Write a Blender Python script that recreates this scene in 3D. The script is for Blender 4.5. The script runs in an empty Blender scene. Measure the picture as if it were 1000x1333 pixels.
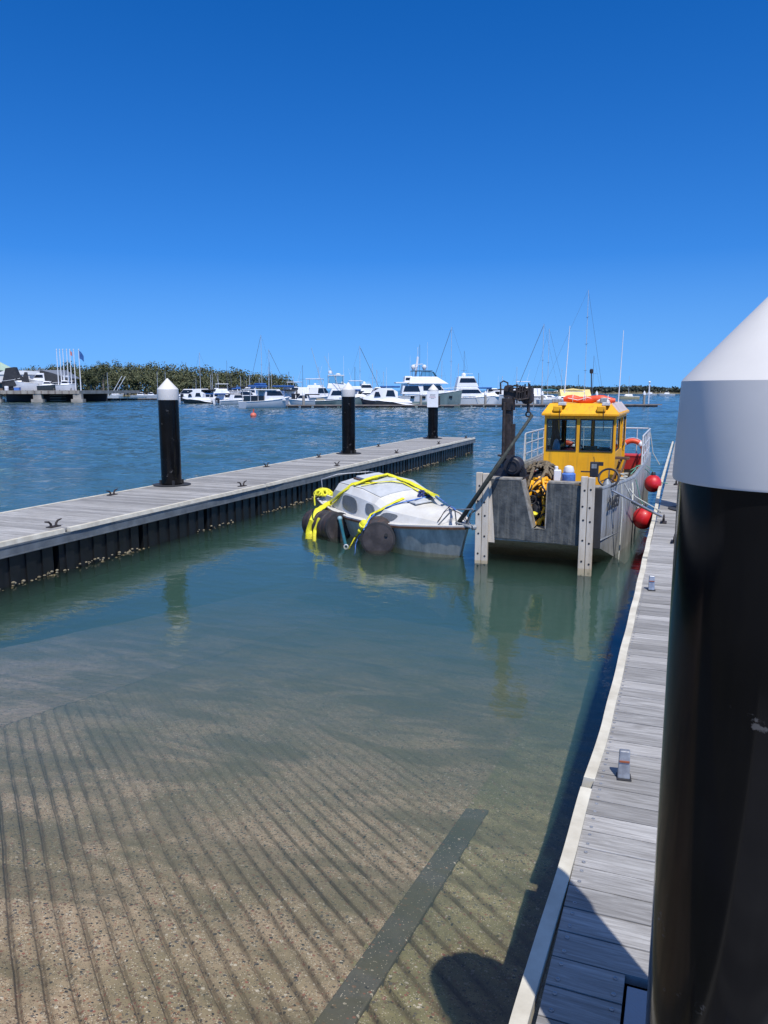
import bpy, bmesh, math, random
from mathutils import Vector, Matrix, Euler
R = math.radians
S = bpy.context.scene
COL = S.collection
random.seed(7)

# ------------------------------------------------------------------ camera
H = 2.75
PITCH, YAW = R(9.0), R(21.3)
cd = bpy.data.cameras.new("camera"); cam = bpy.data.objects.new("camera", cd); COL.objects.link(cam)
cam.location = (0, 0, H); cam.rotation_euler = (R(90) - PITCH, 0, YAW)
cd.sensor_fit = 'VERTICAL'; cd.sensor_height = 36; cd.lens = 36 * 1001 / 1333
cd.clip_start = 0.05; cd.clip_end = 6000
S.camera = cam

# ------------------------------------------------------------------ sky and sun
SUN_EL = R(59.5)
sun_dir = Vector((0.6, -0.8, 0)).normalized() * math.cos(SUN_EL) + Vector((0, 0, math.sin(SUN_EL)))
w = bpy.data.worlds.new("World"); S.world = w; w.use_nodes = True
nt = w.node_tree; bg = nt.nodes['Background']
sky = nt.nodes.new('ShaderNodeTexSky'); sky.sky_type = 'NISHITA'; sky.sun_disc = False
sky.sun_elevation = SUN_EL; sky.sun_rotation = math.atan2(sun_dir.x, sun_dir.y)
sky.air_density = 1.0; sky.dust_density = 0.0; sky.ozone_density = 2.0; sky.altitude = 0
gm = nt.nodes.new('ShaderNodeGamma'); gm.inputs[1].default_value = 1.7
hs = nt.nodes.new('ShaderNodeHueSaturation'); hs.inputs['Saturation'].default_value = 1.16; hs.inputs['Hue'].default_value = .51
tc = nt.nodes.new('ShaderNodeTexCoord'); mp = nt.nodes.new('ShaderNodeMapping')      # sample a little higher up: clear blue down to the horizon
mp.inputs['Scale'].default_value = (1, 1, .66); mp.inputs['Location'].default_value = (0, 0, .21)
nt.links.new(tc.outputs['Generated'], mp.inputs[0]); nt.links.new(mp.outputs[0], sky.inputs[0])
nt.links.new(sky.outputs[0], gm.inputs[0]); nt.links.new(gm.outputs[0], hs.inputs['Color'])
tn = nt.nodes.new('ShaderNodeMix'); tn.data_type = 'RGBA'; tn.blend_type = 'MULTIPLY'; tn.inputs[0].default_value = 1; tn.inputs[7].default_value = (1.12, 1.08, .88, 1)
nt.links.new(hs.outputs[0], tn.inputs[6])
# unseen upper sky whitened, added to take the blue out of shadow fill
sz = nt.nodes.new('ShaderNodeSeparateXYZ'); nt.links.new(tc.outputs['Generated'], sz.inputs[0])
mr = nt.nodes.new('ShaderNodeMapRange'); mr.inputs[1].default_value = .42; mr.inputs[2].default_value = .85; mr.inputs[3].default_value = 0; mr.inputs[4].default_value = .6; nt.links.new(sz.outputs[2], mr.inputs[0])
mh = nt.nodes.new('ShaderNodeMix'); mh.data_type = 'RGBA'; mh.inputs[7].default_value = (4.8, 5.6, 6.6, 1)
nt.links.new(mr.outputs[0], mh.inputs[0]); nt.links.new(tn.outputs[2], mh.inputs[6])
hz = nt.nodes.new('ShaderNodeMapRange'); hz.inputs[1].default_value = 0; hz.inputs[2].default_value = .16; hz.inputs[3].default_value = .55; hz.inputs[4].default_value = 0; nt.links.new(sz.outputs[2], hz.inputs[0])
hm = nt.nodes.new('ShaderNodeMix'); hm.data_type = 'RGBA'; hm.inputs[7].default_value = (2.9, 6.3, 11.3, 1); nt.links.new(hz.outputs[0], hm.inputs[0]); nt.links.new(mh.outputs[2], hm.inputs[6])
nt.links.new(hm.outputs[2], bg.inputs[0]); bg.inputs[1].default_value = 0.072
sl = bpy.data.lights.new("sun", 'SUN'); sl.energy = 4.8; sl.angle = R(0.5); sl.color = (1, .96, .9)
so = bpy.data.objects.new("sun", sl); COL.objects.link(so)
so.rotation_euler = (-sun_dir).to_track_quat('-Z', 'Y').to_euler(); so.location = (20, -20, 40)
S.view_settings.view_transform = 'Standard'; S.view_settings.look = 'None'
S.view_settings.exposure = 0.0; S.view_settings.gamma = 1
S.cycles.use_denoising = True
S.cycles.max_bounces = 8; S.cycles.transparent_max_bounces = 24; S.cycles.volume_bounces = 0
S.cycles.transmission_bounces = 6; S.cycles.glossy_bounces = 4; S.cycles.diffuse_bounces = 3
S.cycles.caustics_reflective = False; S.cycles.caustics_refractive = False

# ------------------------------------------------------------------ where a pixel of the photo meets a plane
cp, sp_, cy_, sy_ = math.cos(PITCH), math.sin(PITCH), math.cos(YAW), math.sin(YAW)
VF = Vector((-sy_ * cp, cy_ * cp, -sp_)); VR = Vector((cy_, sy_, 0)); VU = VR.cross(VF)
def ray(x, y): return VF * 1001 + VR * (x - 500) + VU * (666.5 - y)
def atz(x, y, z=0.0):
    d = ray(x, y); return d * ((z - H) / d.z) + Vector((0, 0, H))
def atY(x, y, Y):
    d = ray(x, y); return d * (Y / d.y) + Vector((0, 0, H))
def mpp(p):                                   # metres one photo pixel spans at point p
    return (Vector(p) - Vector((0, 0, H))).dot(VF) / 1001

# ------------------------------------------------------------------ materials
MATS = {}
class NT:
    def __init__(s, name):
        s.m = bpy.data.materials.new(name); s.m.use_nodes = True; s.t = s.m.node_tree
        s.b = s.t.nodes['Principled BSDF']; s.out = s.t.nodes['Material Output']
    def n(s, typ, **kw):
        o = s.t.nodes.new('ShaderNode' + typ)
        for k, v in kw.items():
            if k in o.inputs: o.inputs[k].default_value = v
            else: setattr(o, k, v)
        return o
    def l(s, a, b): s.t.links.new(a, b)
    def coord(s, scale=(1, 1, 1), rot=(0, 0, 0), which='Object'):
        c = s.n('TexCoord'); m = s.n('Mapping'); m.inputs['Scale'].default_value = scale; m.inputs['Rotation'].default_value = rot
        s.l(c.outputs[which], m.inputs[0]); return m.outputs[0]
    def noise(s, vec, scale, detail=4, rough=.55, dist=0):
        o = s.n('TexNoise'); o.inputs['Scale'].default_value = scale; o.inputs['Detail'].default_value = detail
        o.inputs['Roughness'].default_value = rough; o.inputs['Distortion'].default_value = dist; s.l(vec, o.inputs[0]); return o.outputs[0]
    def ramp(s, fac, stops, interp='LINEAR'):
        o = s.n('ValToRGB'); o.color_ramp.interpolation = interp
        e = o.color_ramp.elements
        while len(e) < len(stops): e.new(.5)
        for i, (p, c) in enumerate(stops):
            e[i].position = p; e[i].color = (*c, 1) if hasattr(c, '__len__') else (c, c, c, 1)
        s.l(fac, o.inputs[0]); return o.outputs[0]
    def mix(s, fac, a, b, mode='MIX'):
        o = s.n('Mix'); o.data_type = 'RGBA'; o.blend_type = mode
        for i, v in ((0, fac), (6, a), (7, b)):
            if hasattr(v, 'is_linked'): s.l(v, o.inputs[i])
            elif i == 0: o.inputs[0].default_value = v
            else: o.inputs[i].default_value = (*v, 1)
        return o.outputs[2]
    def math(s, op, a, b=0.0, c=None):
        o = s.n('Math'); o.operation = op
        for i, v in enumerate((a, b, c)):
            if v is None: continue
            if hasattr(v, 'is_linked'): s.l(v, o.inputs[i])
            else: o.inputs[i].default_value = v
        return o.outputs[0]
    def bump(s, h, strength=.3, dist=.01, normal=None):
        o = s.n('Bump'); o.inputs['Strength'].default_value = strength; o.inputs['Distance'].default_value = dist
        s.l(h, o.inputs['Height'])
        if normal is not None: s.l(normal, o.inputs['Normal'])
        return o.outputs[0]

def mat(name, c1, c2=None, rough=.6, metal=0, scale=4, stretch=(1, 1, 1), bump=.15, bscale=40, dist=.004, lo=.35, hi=.65, coat=0, spec=.5, streak=None):
    if name in MATS: return MATS[name]
    k = NT(name); c2 = c2 or tuple(v * .78 for v in c1)
    v = k.coord(stretch)
    f = k.noise(v, scale, 6, .6)
    col = k.ramp(f, [(lo, c2), (hi, c1)])
    if streak:                                    # weather streaks running down a side
        f2 = k.noise(k.coord((6, 6, .5)), 3.0, 4)
        col = k.mix(k.ramp(f2, [(.5, 0.0), (.75, 1.0)]), col, streak)
    k.l(col, k.b.inputs['Base Color'])
    k.b.inputs['Metallic'].default_value = metal
    r = k.ramp(k.noise(v, scale * 2.3, 3), [(.3, max(0, rough - .08)), (.7, min(1, rough + .1))])
    k.l(r, k.b.inputs['Roughness'])
    k.b.inputs['Coat Weight'].default_value = coat; k.b.inputs['Specular IOR Level'].default_value = spec
    if bump: k.l(k.bump(k.noise(k.coord(), bscale, 4), bump, dist), k.b.inputs['Normal'])
    MATS[name] = k.m; return k.m

# ------------------------------------------------------------------ mesh building
class MB:
    def __init__(s): s.v = []; s.f = []
    def add(s, verts, faces):
        o = len(s.v); s.v += [tuple(p) for p in verts]; s.f += [tuple(i + o for i in f) for f in faces]; return s
    def box(s, lo, hi, M=None):
        (a, b, c), (d, e, f) = lo, hi
        P = [Vector(p) for p in ((a,b,c),(d,b,c),(d,e,c),(a,e,c),(a,b,f),(d,b,f),(d,e,f),(a,e,f))]
        if M: P = [M @ p for p in P]
        return s.add(P, [(0,3,2,1),(4,5,6,7),(0,1,5,4),(1,2,6,5),(2,3,7,6),(3,0,4,7)])
    def hexa(s, P): return s.add(P, [(0,3,2,1),(4,5,6,7),(0,1,5,4),(1,2,6,5),(2,3,7,6),(3,0,4,7)])
    def bar(s, p, q, wx, wz, up=(0, 0, 1)):          # rectangular bar between two points
        p, q = Vector(p), Vector(q); d = (q - p).normalized(); u = Vector(up)
        if abs(d.dot(u)) > .98: u = Vector((0, 1, 0))
        a = d.cross(u).normalized() * wx / 2; b = a.cross(d).normalized() * wz / 2
        return s.add([p-a-b, p+a-b, p+a+b, p-a+b, q-a-b, q+a-b, q+a+b, q-a+b], [(0,1,2,3),(7,6,5,4),(0,4,5,1),(1,5,6,2),(2,6,7,3),(3,7,4,0)])
    def loft(s, secs, closed=True, caps=True):        # rings of equal length
        n = len(secs[0]); o = len(s.v)
        for r in secs: s.v += [tuple(p) for p in r]
        for i in range(len(secs) - 1):
            for j in range(n if closed else n - 1):
                a = o + i*n + j; b = o + i*n + (j+1) % n
                s.f.append((a, b, b + n, a + n))
        if caps and closed:
            s.f.append(tuple(o + j for j in range(n))[::-1]); s.f.append(tuple(o + (len(secs)-1)*n + j for j in range(n)))
        return s
    def tube(s, pts, r, seg=8, caps=True, flat=1.0):
        pts = [Vector(p) for p in pts]; rs = r if hasattr(r, '__len__') else [r] * len(pts)
        secs = []; pu = None
        for i, p in enumerate(pts):
            d = (pts[min(i+1, len(pts)-1)] - pts[max(i-1, 0)]).normalized()
            if pu is None: pu = d.orthogonal().normalized() if abs(d.z) > .9 else Vector((0,0,1)) 
            u = (pu - d * pu.dot(d)); u = u.normalized() if u.length > 1e-4 else d.orthogonal().normalized()
            pu = u; a = d.cross(u)
            secs.append([p + (a * math.cos(t) + u * math.sin(t) * flat) * rs[i] for t in [2*math.pi*k/seg for k in range(seg)]])
        return s.loft(secs, True, caps)
    def lathe(s, prof, c=(0, 0, 0), seg=32, axis='Z'):
        secs = []
        for r, z in prof:
            ring = []
            for k in range(seg):
                t = 2*math.pi*k/seg; x, y = r*math.cos(t), r*math.sin(t)
                ring.append(Vector(c) + (Vector((x, y, z)) if axis == 'Z' else Vector((z, x, y)) if axis == 'X' else Vector((y, z, x))))
            secs.append(ring)
        return s.loft(secs, True, True)
    def torus(s, c, Rr, r, M=None, seg=28, sg=10, a0=0, a1=None):
        full = a1 is None; a1 = 2*math.pi if full else a1
        M = M or Matrix.Identity(3); c = Vector(c); secs = []
        n = seg if full else seg + 1
        for i in range(n):
            t = a0 + (a1-a0)*i/seg
            secs.append([c + M @ Vector(((Rr + r*math.cos(q))*math.cos(t), (Rr + r*math.cos(q))*math.sin(t), r*math.sin(q))) for q in [2*math.pi*k/sg for k in range(sg)]])
        if full: secs.append(secs[0])
        return s.loft(secs, True, not full)
    def ball(s, c, r, seg=16, rings=10, sc=(1, 1, 1)):
        secs = []
        for i in range(rings + 1):
            ph = math.pi * i / rings
            rr = max(math.sin(ph), .02) * r; z = -math.cos(ph) * r
            secs.append([Vector(c) + Vector((rr*math.cos(2*math.pi*k/seg)*sc[0], rr*math.sin(2*math.pi*k/seg)*sc[1], z*sc[2])) for k in range(seg)])
        return s.loft(secs)
    def prism(s, poly, axis, a, b):                   # polygon extruded along an axis
        def P(u, v, w): return {'X': (w, u, v), 'Y': (u, w, v), 'Z': (u, v, w)}[axis]
        n = len(poly); o = len(s.v)
        s.v += [P(u, v, a) for u, v in poly] + [P(u, v, b) for u, v in poly]
        s.f.append(tuple(range(o, o+n))); s.f.append(tuple(range(o+2*n-1, o+n-1, -1)))
        for i in range(n): j = (i+1) % n; s.f.append((o+i, o+n+i, o+n+j, o+j))
        return s
    def build(s, name, m, parent=None, smooth=False, bevel=0, label=None):
        me = bpy.data.meshes.new(name); me.from_pydata(s.v, [], s.f)
        bm = bmesh.new(); bm.from_mesh(me); bmesh.ops.recalc_face_normals(bm, faces=bm.faces)
        if smooth is not False:
            ang = R(smooth if smooth is not True else 40)
            for f in bm.faces: f.smooth = True
            for e in bm.edges:
                if len(e.link_faces) == 2 and e.calc_face_angle(0) > ang: e.smooth = False
        bm.to_mesh(me); bm.free()
        me.materials.append(m); o = bpy.data.objects.new(name, me); COL.objects.link(o)
        if parent: o.parent = parent
        if bevel:
            b = o.modifiers.new('bevel', 'BEVEL'); b.width = bevel; b.segments = 2; b.limit_method = 'ANGLE'; b.angle_limit = R(40)
        if label: o['label'] = label
        return o
def tag(o, label=None, cat=None, group=None, kind=None):
    if label: o['label'] = label
    if cat: o['category'] = cat
    if group: o['group'] = group
    if kind: o['kind'] = kind
    return o
def thing(name, label, cat, loc=(0, 0, 0), rz=0, group=None, rx=0, ry=0):
    o = bpy.data.objects.new(name, None); COL.objects.link(o); o.empty_display_size = .2
    o.location = loc; o.rotation_euler = (rx, ry, rz); return tag(o, label, cat, group)
def copy_tree(o, parent=None):
    c = o.copy(); COL.objects.link(c)
    if parent: c.parent = parent
    for ch in list(o.children): copy_tree(ch, c)
    return c
# ================================================================== water, sea floor, ramp
def water_mat():
    k = NT('sea_water'); k.t.nodes.remove(k.b)
    v = k.coord((1, 1, 1))
    # chop runs across the view; short ripples with longer swell under them
    vs = k.coord((1, 1.5, 1), (0, 0, R(15)))
    n1 = k.noise(vs, 1.1, 3, .5, .3); n2 = k.noise(vs, 5.0, 4, .55, .4); n3 = k.noise(vs, 0.25, 2); n4 = k.noise(k.coord((.5, 1.6, 1), (0, 0, R(18))), .38, 4, .65, .5)
    calm = k.ramp(k.noise(v, .06, 3), [(.35, .55), (.65, 1.0)])
    # open water is choppier than the basin between the pontoons
    sx = k.n('SeparateXYZ'); g = k.n('NewGeometry'); k.l(g.outputs['Position'], sx.inputs[0])
    far = k.n('MapRange'); far.inputs[1].default_value = 14; far.inputs[2].default_value = 34; far.inputs[3].default_value = .10; far.inputs[4].default_value = .5
    dist = k.n('VectorMath'); dist.operation = 'LENGTH'; k.l(g.outputs['Position'], dist.inputs[0]); k.l(dist.outputs['Value'], far.inputs[0])
    h = k.math('ADD', k.math('MULTIPLY', n1, 1.0), k.math('MULTIPLY', n2, .32))
    h = k.math('ADD', h, k.math('MULTIPLY', n3, 1.2))
    h = k.math('ADD', h, k.math('MULTIPLY', n4, k.math('MULTIPLY', far.outputs[0], .9)))
    h = k.math('MULTIPLY', h, k.math('MULTIPLY', calm, far.outputs[0]))
    nb = k.bump(h, 1.0, .16)
    fg = k.n('MapRange'); fg.inputs[1].default_value = 10; fg.inputs[2].default_value = 30; fg.inputs[3].default_value = 1; fg.inputs[4].default_value = 2.2; k.l(dist.outputs['Value'], fg.inputs[0])
    n5 = k.noise(k.coord((.28, 1, 1)), .24, 6, .72, .6); f5 = k.n('MapRange'); f5.inputs[1].default_value = 14; f5.inputs[2].default_value = 70; f5.inputs[3].default_value = 0; f5.inputs[4].default_value = 1.0; k.l(dist.outputs['Value'], f5.inputs[0])
    h5 = k.math('MULTIPLY', n5, f5.outputs[0])
    ng = k.bump(k.math('ADD', k.math('MULTIPLY', h, fg.outputs[0]), h5), 1.0, .16)
    nb = k.bump(k.math('ADD', h, k.math('MULTIPLY', h5, .45)), 1.0, .16)
    fr = k.n('Fresnel'); fr.inputs[0].default_value = 1.65; k.l(nb, fr.inputs['Normal'])
    gl = k.n('BsdfGlossy'); gl.inputs['Roughness'].default_value = .03; k.l(ng, gl.inputs['Normal'])
    tr = k.n('BsdfTransparent')
    mx = k.n('MixShader'); k.l(fr.outputs[0], mx.inputs[0]); k.l(tr.outputs[0], mx.inputs[1]); k.l(gl.outputs[0], mx.inputs[2])
    k.l(mx.outputs[0], k.out.inputs['Surface'])
    sc = k.n('VolumeScatter'); sc.inputs['Color'].default_value = (.37, .84, .72, 1); sc.inputs['Density'].default_value = .25; sc.inputs['Anisotropy'].default_value = 0
    ab = k.n('VolumeAbsorption'); ab.inputs['Color'].default_value = (.34, .56, .50, 1); ab.inputs['Density'].default_value = .50
    ad = k.n('AddShader'); k.l(sc.outputs[0], ad.inputs[0]); k.l(ab.outputs[0], ad.inputs[1]); k.l(ad.outputs[0], k.out.inputs['Volume'])
    return k.m
import numpy as np
def water_body():
    # closed body of water; its surface carries real wavelets, finer rings nearer the pontoons
    th = np.concatenate([np.linspace(R(-14), R(62), 500), np.linspace(R(62), R(346), 60)[1:-1]])
    r = np.concatenate([[.3, 1, 2, 4, 6, 8], np.arange(8.25, 80, .23), np.arange(80, 200, .65), np.arange(200, 620, 6), [800, 1200, 2000, 4300]])
    T, RR = np.meshgrid(th, r); X = -np.sin(T)*RR; Y = np.cos(T)*RR
    rg = np.random.default_rng(4); Z = np.zeros_like(X)
    for i in range(34):
        lam = .55 * (9 ** (i/33.0)); a = rg.normal(R(80), R(28)); kx, ky = math.cos(a), math.sin(a)
        Z += .0042*lam**.85 * np.sin((X*kx + Y*ky)*2*math.pi/lam + rg.uniform(0, 6.28) + .9*np.sin((X*ky - Y*kx)*.35/lam + i))
    patch = .75 + .3*np.sin(X*.07+1.2*np.sin(Y*.05)) * np.sin(Y*.11+X*.03) + .2*np.sin(Y*.31+X*.05)
    A = np.clip((RR - 9)/22, 0, 1); basin = (X > -8.9) & (Y < 34); A = np.where(basin, np.clip((RR-8.5)/5, 0, 1)*(.08+A*.22), A)
    edge = np.clip((Y-34)/6, 0, 1); A = np.where((X > -8.9) & ~basin, A*np.clip(.22+edge, 0, 1), A)
    A = A*np.clip((650-RR)/300, 0, 1)
    Z = Z*A*patch
    nr, nc = X.shape; top = np.stack([X, Y, Z], -1).reshape(-1, 3)
    skirt = np.stack([X[-1], Y[-1], np.full(nc, -9.0)], -1)
    V = np.concatenate([top, skirt, [[0, 0, 0], [0, 0, -9.0]]]).astype(np.float32); ic, ib = nr*nc+nc, nr*nc+nc+1
    i = np.arange(nr)[:, None]*nc; j = np.arange(nc)[None]; j2 = (j+1) % nc
    Q = np.stack([i+j, i+j2, i+nc+j2, i+nc+j], -1).reshape(-1, 4)[:, ::-1]
    jj = np.arange(nc); k2 = (jj+1) % nc
    t1 = np.stack([np.full(nc, ic), k2, jj], -1)[:, ::-1]; t2 = np.stack([np.full(nc, ib), nr*nc+jj, nr*nc+k2], -1)[:, ::-1]
    nq = len(Q); tri = np.concatenate([t1, t2])
    me = bpy.data.meshes.new('water'); me.vertices.add(len(V)); me.vertices.foreach_set('co', V.ravel())
    L_ = np.concatenate([Q.ravel(), tri.ravel()]).astype(np.int32); me.loops.add(len(L_)); me.loops.foreach_set('vertex_index', L_)
    st_ = np.concatenate([np.arange(nq)*4, nq*4 + np.arange(len(tri))*3]).astype(np.int32); me.polygons.add(len(st_)); me.polygons.foreach_set('loop_start', st_)
    me.update(calc_edges=True); me.validate()
    bm = bmesh.new(); bm.from_mesh(me); bmesh.ops.recalc_face_normals(bm, faces=bm.faces)
    for f in bm.faces: f.smooth = f.normal.z > .3
    bm.to_mesh(me); bm.free(); me.materials.append(water_mat())
    o = bpy.data.objects.new('water', me); COL.objects.link(o); return tag(o, kind='structure')
water_body()

RZ0, RSL, RY0 = -0.05, 0.135, 2.3
def ramp_z(y): return RZ0 - RSL * (y - RY0)
def seabed():
    k = mat('sea_mud', (.14, .13, .09), (.08, .08, .06), rough=.95, scale=.8)
    ys = [-60, -5, 2, 8, 14, 24, 40, 90, 400, 3490]; zs = [.6, .6, -.35, -1.2, -2.0, -3.4, -4.5, -6, -8, -8.5]
    xs = [-2490, -60, -11, -2, 2, 60, 2490]
    m = MB(); V = [(x, y, z) for y, z in zip(ys, zs) for x in xs]; n = len(xs)
    m.add(V, [(j*n+i, j*n+i+1, (j+1)*n+i+1, (j+1)*n+i) for j in range(len(ys)-1) for i in range(n-1)])
    tag(m.build('sea_floor', k), kind='structure')
seabed()

def aggregate_mat(name, tint, pebb=1.0, groove=True):
    k = NT(name); v = k.coord()
    big = k.noise(v, 1.6, 5, .6); mid = k.noise(v, 14, 5, .6)
    base = k.ramp(mid, [(.3, tuple(c*.66 for c in tint)), (.7, tint)])
    base = k.mix(k.ramp(big, [(.38, .7), (.6, 0.0)]), base, tuple(c*.45 for c in (tint[0]*.9, tint[1], tint[2]*.8)))
    vo = k.n('TexVoronoi'); vo.inputs['Scale'].default_value = 44; vo.inputs['Randomness'].default_value = 1; k.l(k.coord((1, 1.25, 1)), vo.inputs[0])
    sep = k.n('SeparateColor'); k.l(vo.outputs['Color'], sep.inputs[0])
    stone = k.ramp(sep.outputs[0], [(0, (.035, .032, .032)), (.15, (.30, .12, .08)), (.26, (.18, .11, .07)), (.45, (.34, .20, .11)), (.6, (.11, .10, .095)), (.78, (.62, .56, .46)), (.88, (.22, .14, .09))], 'CONSTANT')
    pm = k.math('LESS_THAN', vo.outputs['Distance'], k.math('MULTIPLY_ADD', sep.outputs[1], .35, .18))
    clus = k.ramp(k.noise(v, 3.2, 4), [(.32, .3), (.5, 1.1)])
    gate = k.math('LESS_THAN', sep.outputs[2], k.math('MULTIPLY', clus, .85 * pebb))
    f = k.math('MULTIPLY', pm, gate)
    col = k.mix(f, base, stone)
    vo2 = k.n('TexVoronoi'); vo2.inputs['Scale'].default_value = 120; k.l(v, vo2.inputs[0])
    sp2 = k.n('SeparateColor'); k.l(vo2.outputs['Color'], sp2.inputs[0])
    f2 = k.math('MULTIPLY', k.math('LESS_THAN', vo2.outputs['Distance'], .38), k.math('GREATER_THAN', sp2.outputs[0], .42 if pebb > .3 else .8))
    col = k.mix(f2, col, k.ramp(sp2.outputs[1], [(0, (.07, .06, .05)), (.35, (.20, .16, .12)), (.7, (.64, .58, .47))], 'CONSTANT'))
    # wavy dark bands painted into the slab colour, imitating refraction by the ripples above
    ripple_band = k.noise(k.coord((.42, 1.3, 1), (0, 0, R(24))), 1.5, 5, .55, 1.2)
    col = k.mix(k.math('MULTIPLY', k.ramp(ripple_band, [(.47, 0.0), (.57, 1.0)]), .48), col, (.10, .09, .045))
    va = k.n('Attribute'); va.attribute_name = 'silt'
    gs = k.math('MULTIPLY', va.outputs['Fac'], k.ramp(k.noise(v, 4, 6, .75), [(.34, .25), (.58, 1.0)]))
    col = k.mix(gs, col, (.085, .05, .02))
    k.l(col, k.b.inputs['Base Color']); k.b.inputs['Roughness'].default_value = .8
    hh = k.math('ADD', k.math('MULTIPLY', mid, .5), k.math('MULTIPLY', f, .5))
    k.l(k.bump(hh, .6, .008), k.b.inputs['Normal'])
    return k.m
def crop(o, planes):
    bm = bmesh.new(); bm.from_mesh(o.data)
    for co, no in planes:
        bmesh.ops.bisect_plane(bm, geom=bm.verts[:] + bm.edges[:] + bm.faces[:], plane_co=co, plane_no=no, clear_outer=True)
    bm.to_mesh(o.data); bm.free()
def grooved(name, m, x0, x1, y0, y1, ang, pitch=.118, depth=.026, zoff=0):
    # slab with V grooves; profile runs across the groove direction, then is cropped to the panel
    d = Vector((math.cos(ang), math.sin(ang))); n = Vector((-d.y, d.x))
    cx, cy = (x0+x1)/2, (y0+y1)/2; L = math.hypot(x1-x0, y1-y0)/2 + .3
    rnd = random.Random(3); prof = []; s = -L
    while s < L:
        g = rnd.uniform(.85, 1.15); dp = depth * g
        prof += [(s, -.005), (s + pitch*.16, 0), (s + pitch*.60, .001), (s + pitch*.77, -.006), (s + pitch*.86, -dp), (s + pitch*.92, -dp)]; s += pitch
    ts = [-L + 2*L*i/60 for i in range(61)]
    mb = MB(); V = []; W_ = []
    for t in ts:
        for (q, h) in prof:
            q2 = q + .006*math.sin(t*2.1+q) + .003*math.sin(t*9+q*5)
            x = cx + d.x*t + n.x*q2; y = cy + d.y*t + n.y*q2
            wear = max(.18, min(1, 1.25 - (y-2.6)/4.6)) * (.8 + .2*math.sin(x*2.1+y*1.3)); W_.append(wear)
            V.append((x, y, ramp_z(y) + h*1.25*wear*(.75+.25*math.sin(t*2.3+q*1.7)) + .006*math.sin(x*1.9+y*3.3) + zoff))
    N = len(prof)
    mb.add(V, [(j*N+i, j*N+i+1, (j+1)*N+i+1, (j+1)*N+i) for j in range(len(ts)-1) for i in range(N-1)])
    o = mb.build(name, m, smooth=30)
    at = o.data.attributes.new('silt', 'FLOAT', 'POINT')
    at.data.foreach_set('value', [max(0, W_[i]-.12) if (i % N) % 6 >= 4 else (.5*W_[i] if (i % N) % 6 in (0, 3) else 0.0) for i in range(len(ts)*N)])
    crop(o, [((x0, 0, 0), (-1, 0, 0)), ((x1, 0, 0), (1, 0, 0)), ((0, y0, 0), (0, -1, 0)), ((0, y1, 0), (0, 1, 0))])
    return tag(o, kind='structure')
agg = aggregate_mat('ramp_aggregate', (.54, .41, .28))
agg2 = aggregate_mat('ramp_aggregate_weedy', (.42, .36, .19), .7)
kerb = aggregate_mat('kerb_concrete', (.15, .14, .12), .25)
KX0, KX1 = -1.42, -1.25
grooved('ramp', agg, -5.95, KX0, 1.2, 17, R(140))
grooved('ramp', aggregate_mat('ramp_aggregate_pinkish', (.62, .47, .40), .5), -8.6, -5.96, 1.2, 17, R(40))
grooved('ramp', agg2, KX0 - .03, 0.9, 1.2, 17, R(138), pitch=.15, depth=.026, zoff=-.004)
mb = MB()
mb.hexa([(KX0, 1, ramp_z(1)-.2), (KX1, 1, ramp_z(1)-.2), (KX1, 5.45, ramp_z(5.45)-.2), (KX0, 5.45, ramp_z(5.45)-.2),
         (KX0, 1, ramp_z(1)+.03), (KX1, 1, ramp_z(1)+.03), (KX1, 5.45, ramp_z(5.45)+.012), (KX0, 5.40, ramp_z(5.40)+.012)])
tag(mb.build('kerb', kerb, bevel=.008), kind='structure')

# ================================================================== pontoons
DZ = 0.65
def deck_mat():
    k = NT('deck_boards'); c = k.n('TexCoord'); sx = k.n('SeparateXYZ'); k.l(c.outputs['Object'], sx.inputs[0])
    bi = k.math('FLOOR', k.math('DIVIDE', sx.outputs['Y'], .15))
    wn = k.n('TexWhiteNoise'); wn.noise_dimensions = '1D'; k.l(bi, wn.inputs['W'])
    off = k.n('CombineXYZ'); k.l(k.math('MULTIPLY', wn.outputs[0], 37), off.inputs[0])
    ad = k.n('VectorMath'); ad.operation = 'ADD'; k.l(c.outputs['Object'], ad.inputs[0]); k.l(off.outputs[0], ad.inputs[1])
    mp = k.n('Mapping'); mp.inputs['Scale'].default_value = (1.4, 22, 1); k.l(ad.outputs[0], mp.inputs[0])
    g1 = k.noise(mp.outputs[0], 1.6, 8, .7, 1.2); g2 = k.noise(mp.outputs[0], 5, 5, .6, .6)
    col = k.ramp(g1, [(.28, (.165, .155, .145)), (.5, (.33, .32, .305)), (.68, (.55, .54, .52))])
    col = k.mix(k.math('MULTIPLY', k.ramp(g2, [(.52, 0.0), (.72, 1.0)]), .45), col, (.5, .5, .5))
    col = k.mix(k.ramp(k.noise(c.outputs['Object'], .9, 4), [(.4, .35), (.7, 0.0)]), col, (.25, .235, .21))
    tint = k.ramp(wn.outputs[0], [(0, .66), (1, 1.15)])
    col = k.mix(1.0, col, tint, 'MULTIPLY')
    k.l(col, k.b.inputs['Base Color']); k.b.inputs['Roughness'].default_value = .75
    k.l(k.bump(k.math('ADD', g1, k.math('MULTIPLY', g2, .5)), .45, .004), k.b.inputs['Normal'])
    return k.m
DECK = deck_mat()
M_edge = mat('edge_rubbing_strip', (.66, .62, .51), (.48, .44, .35), rough=.65, scale=5, bump=.25, bscale=30)
M_alu = mat('weathered_aluminium', (.42, .44, .44), (.24, .26, .27), rough=.5, metal=.35, scale=5, streak=(.16, .16, .15))
M_float = mat('black_float_plastic', (.010, .011, .012), (.005, .0055, .006), rough=.45, scale=3)
M_barn = mat('barnacles', (.30, .26, .18), (.11, .09, .05), rough=.95, scale=25, bump=.8, dist=.01)
k = NT('pile_sleeve'); v = k.coord()
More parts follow.
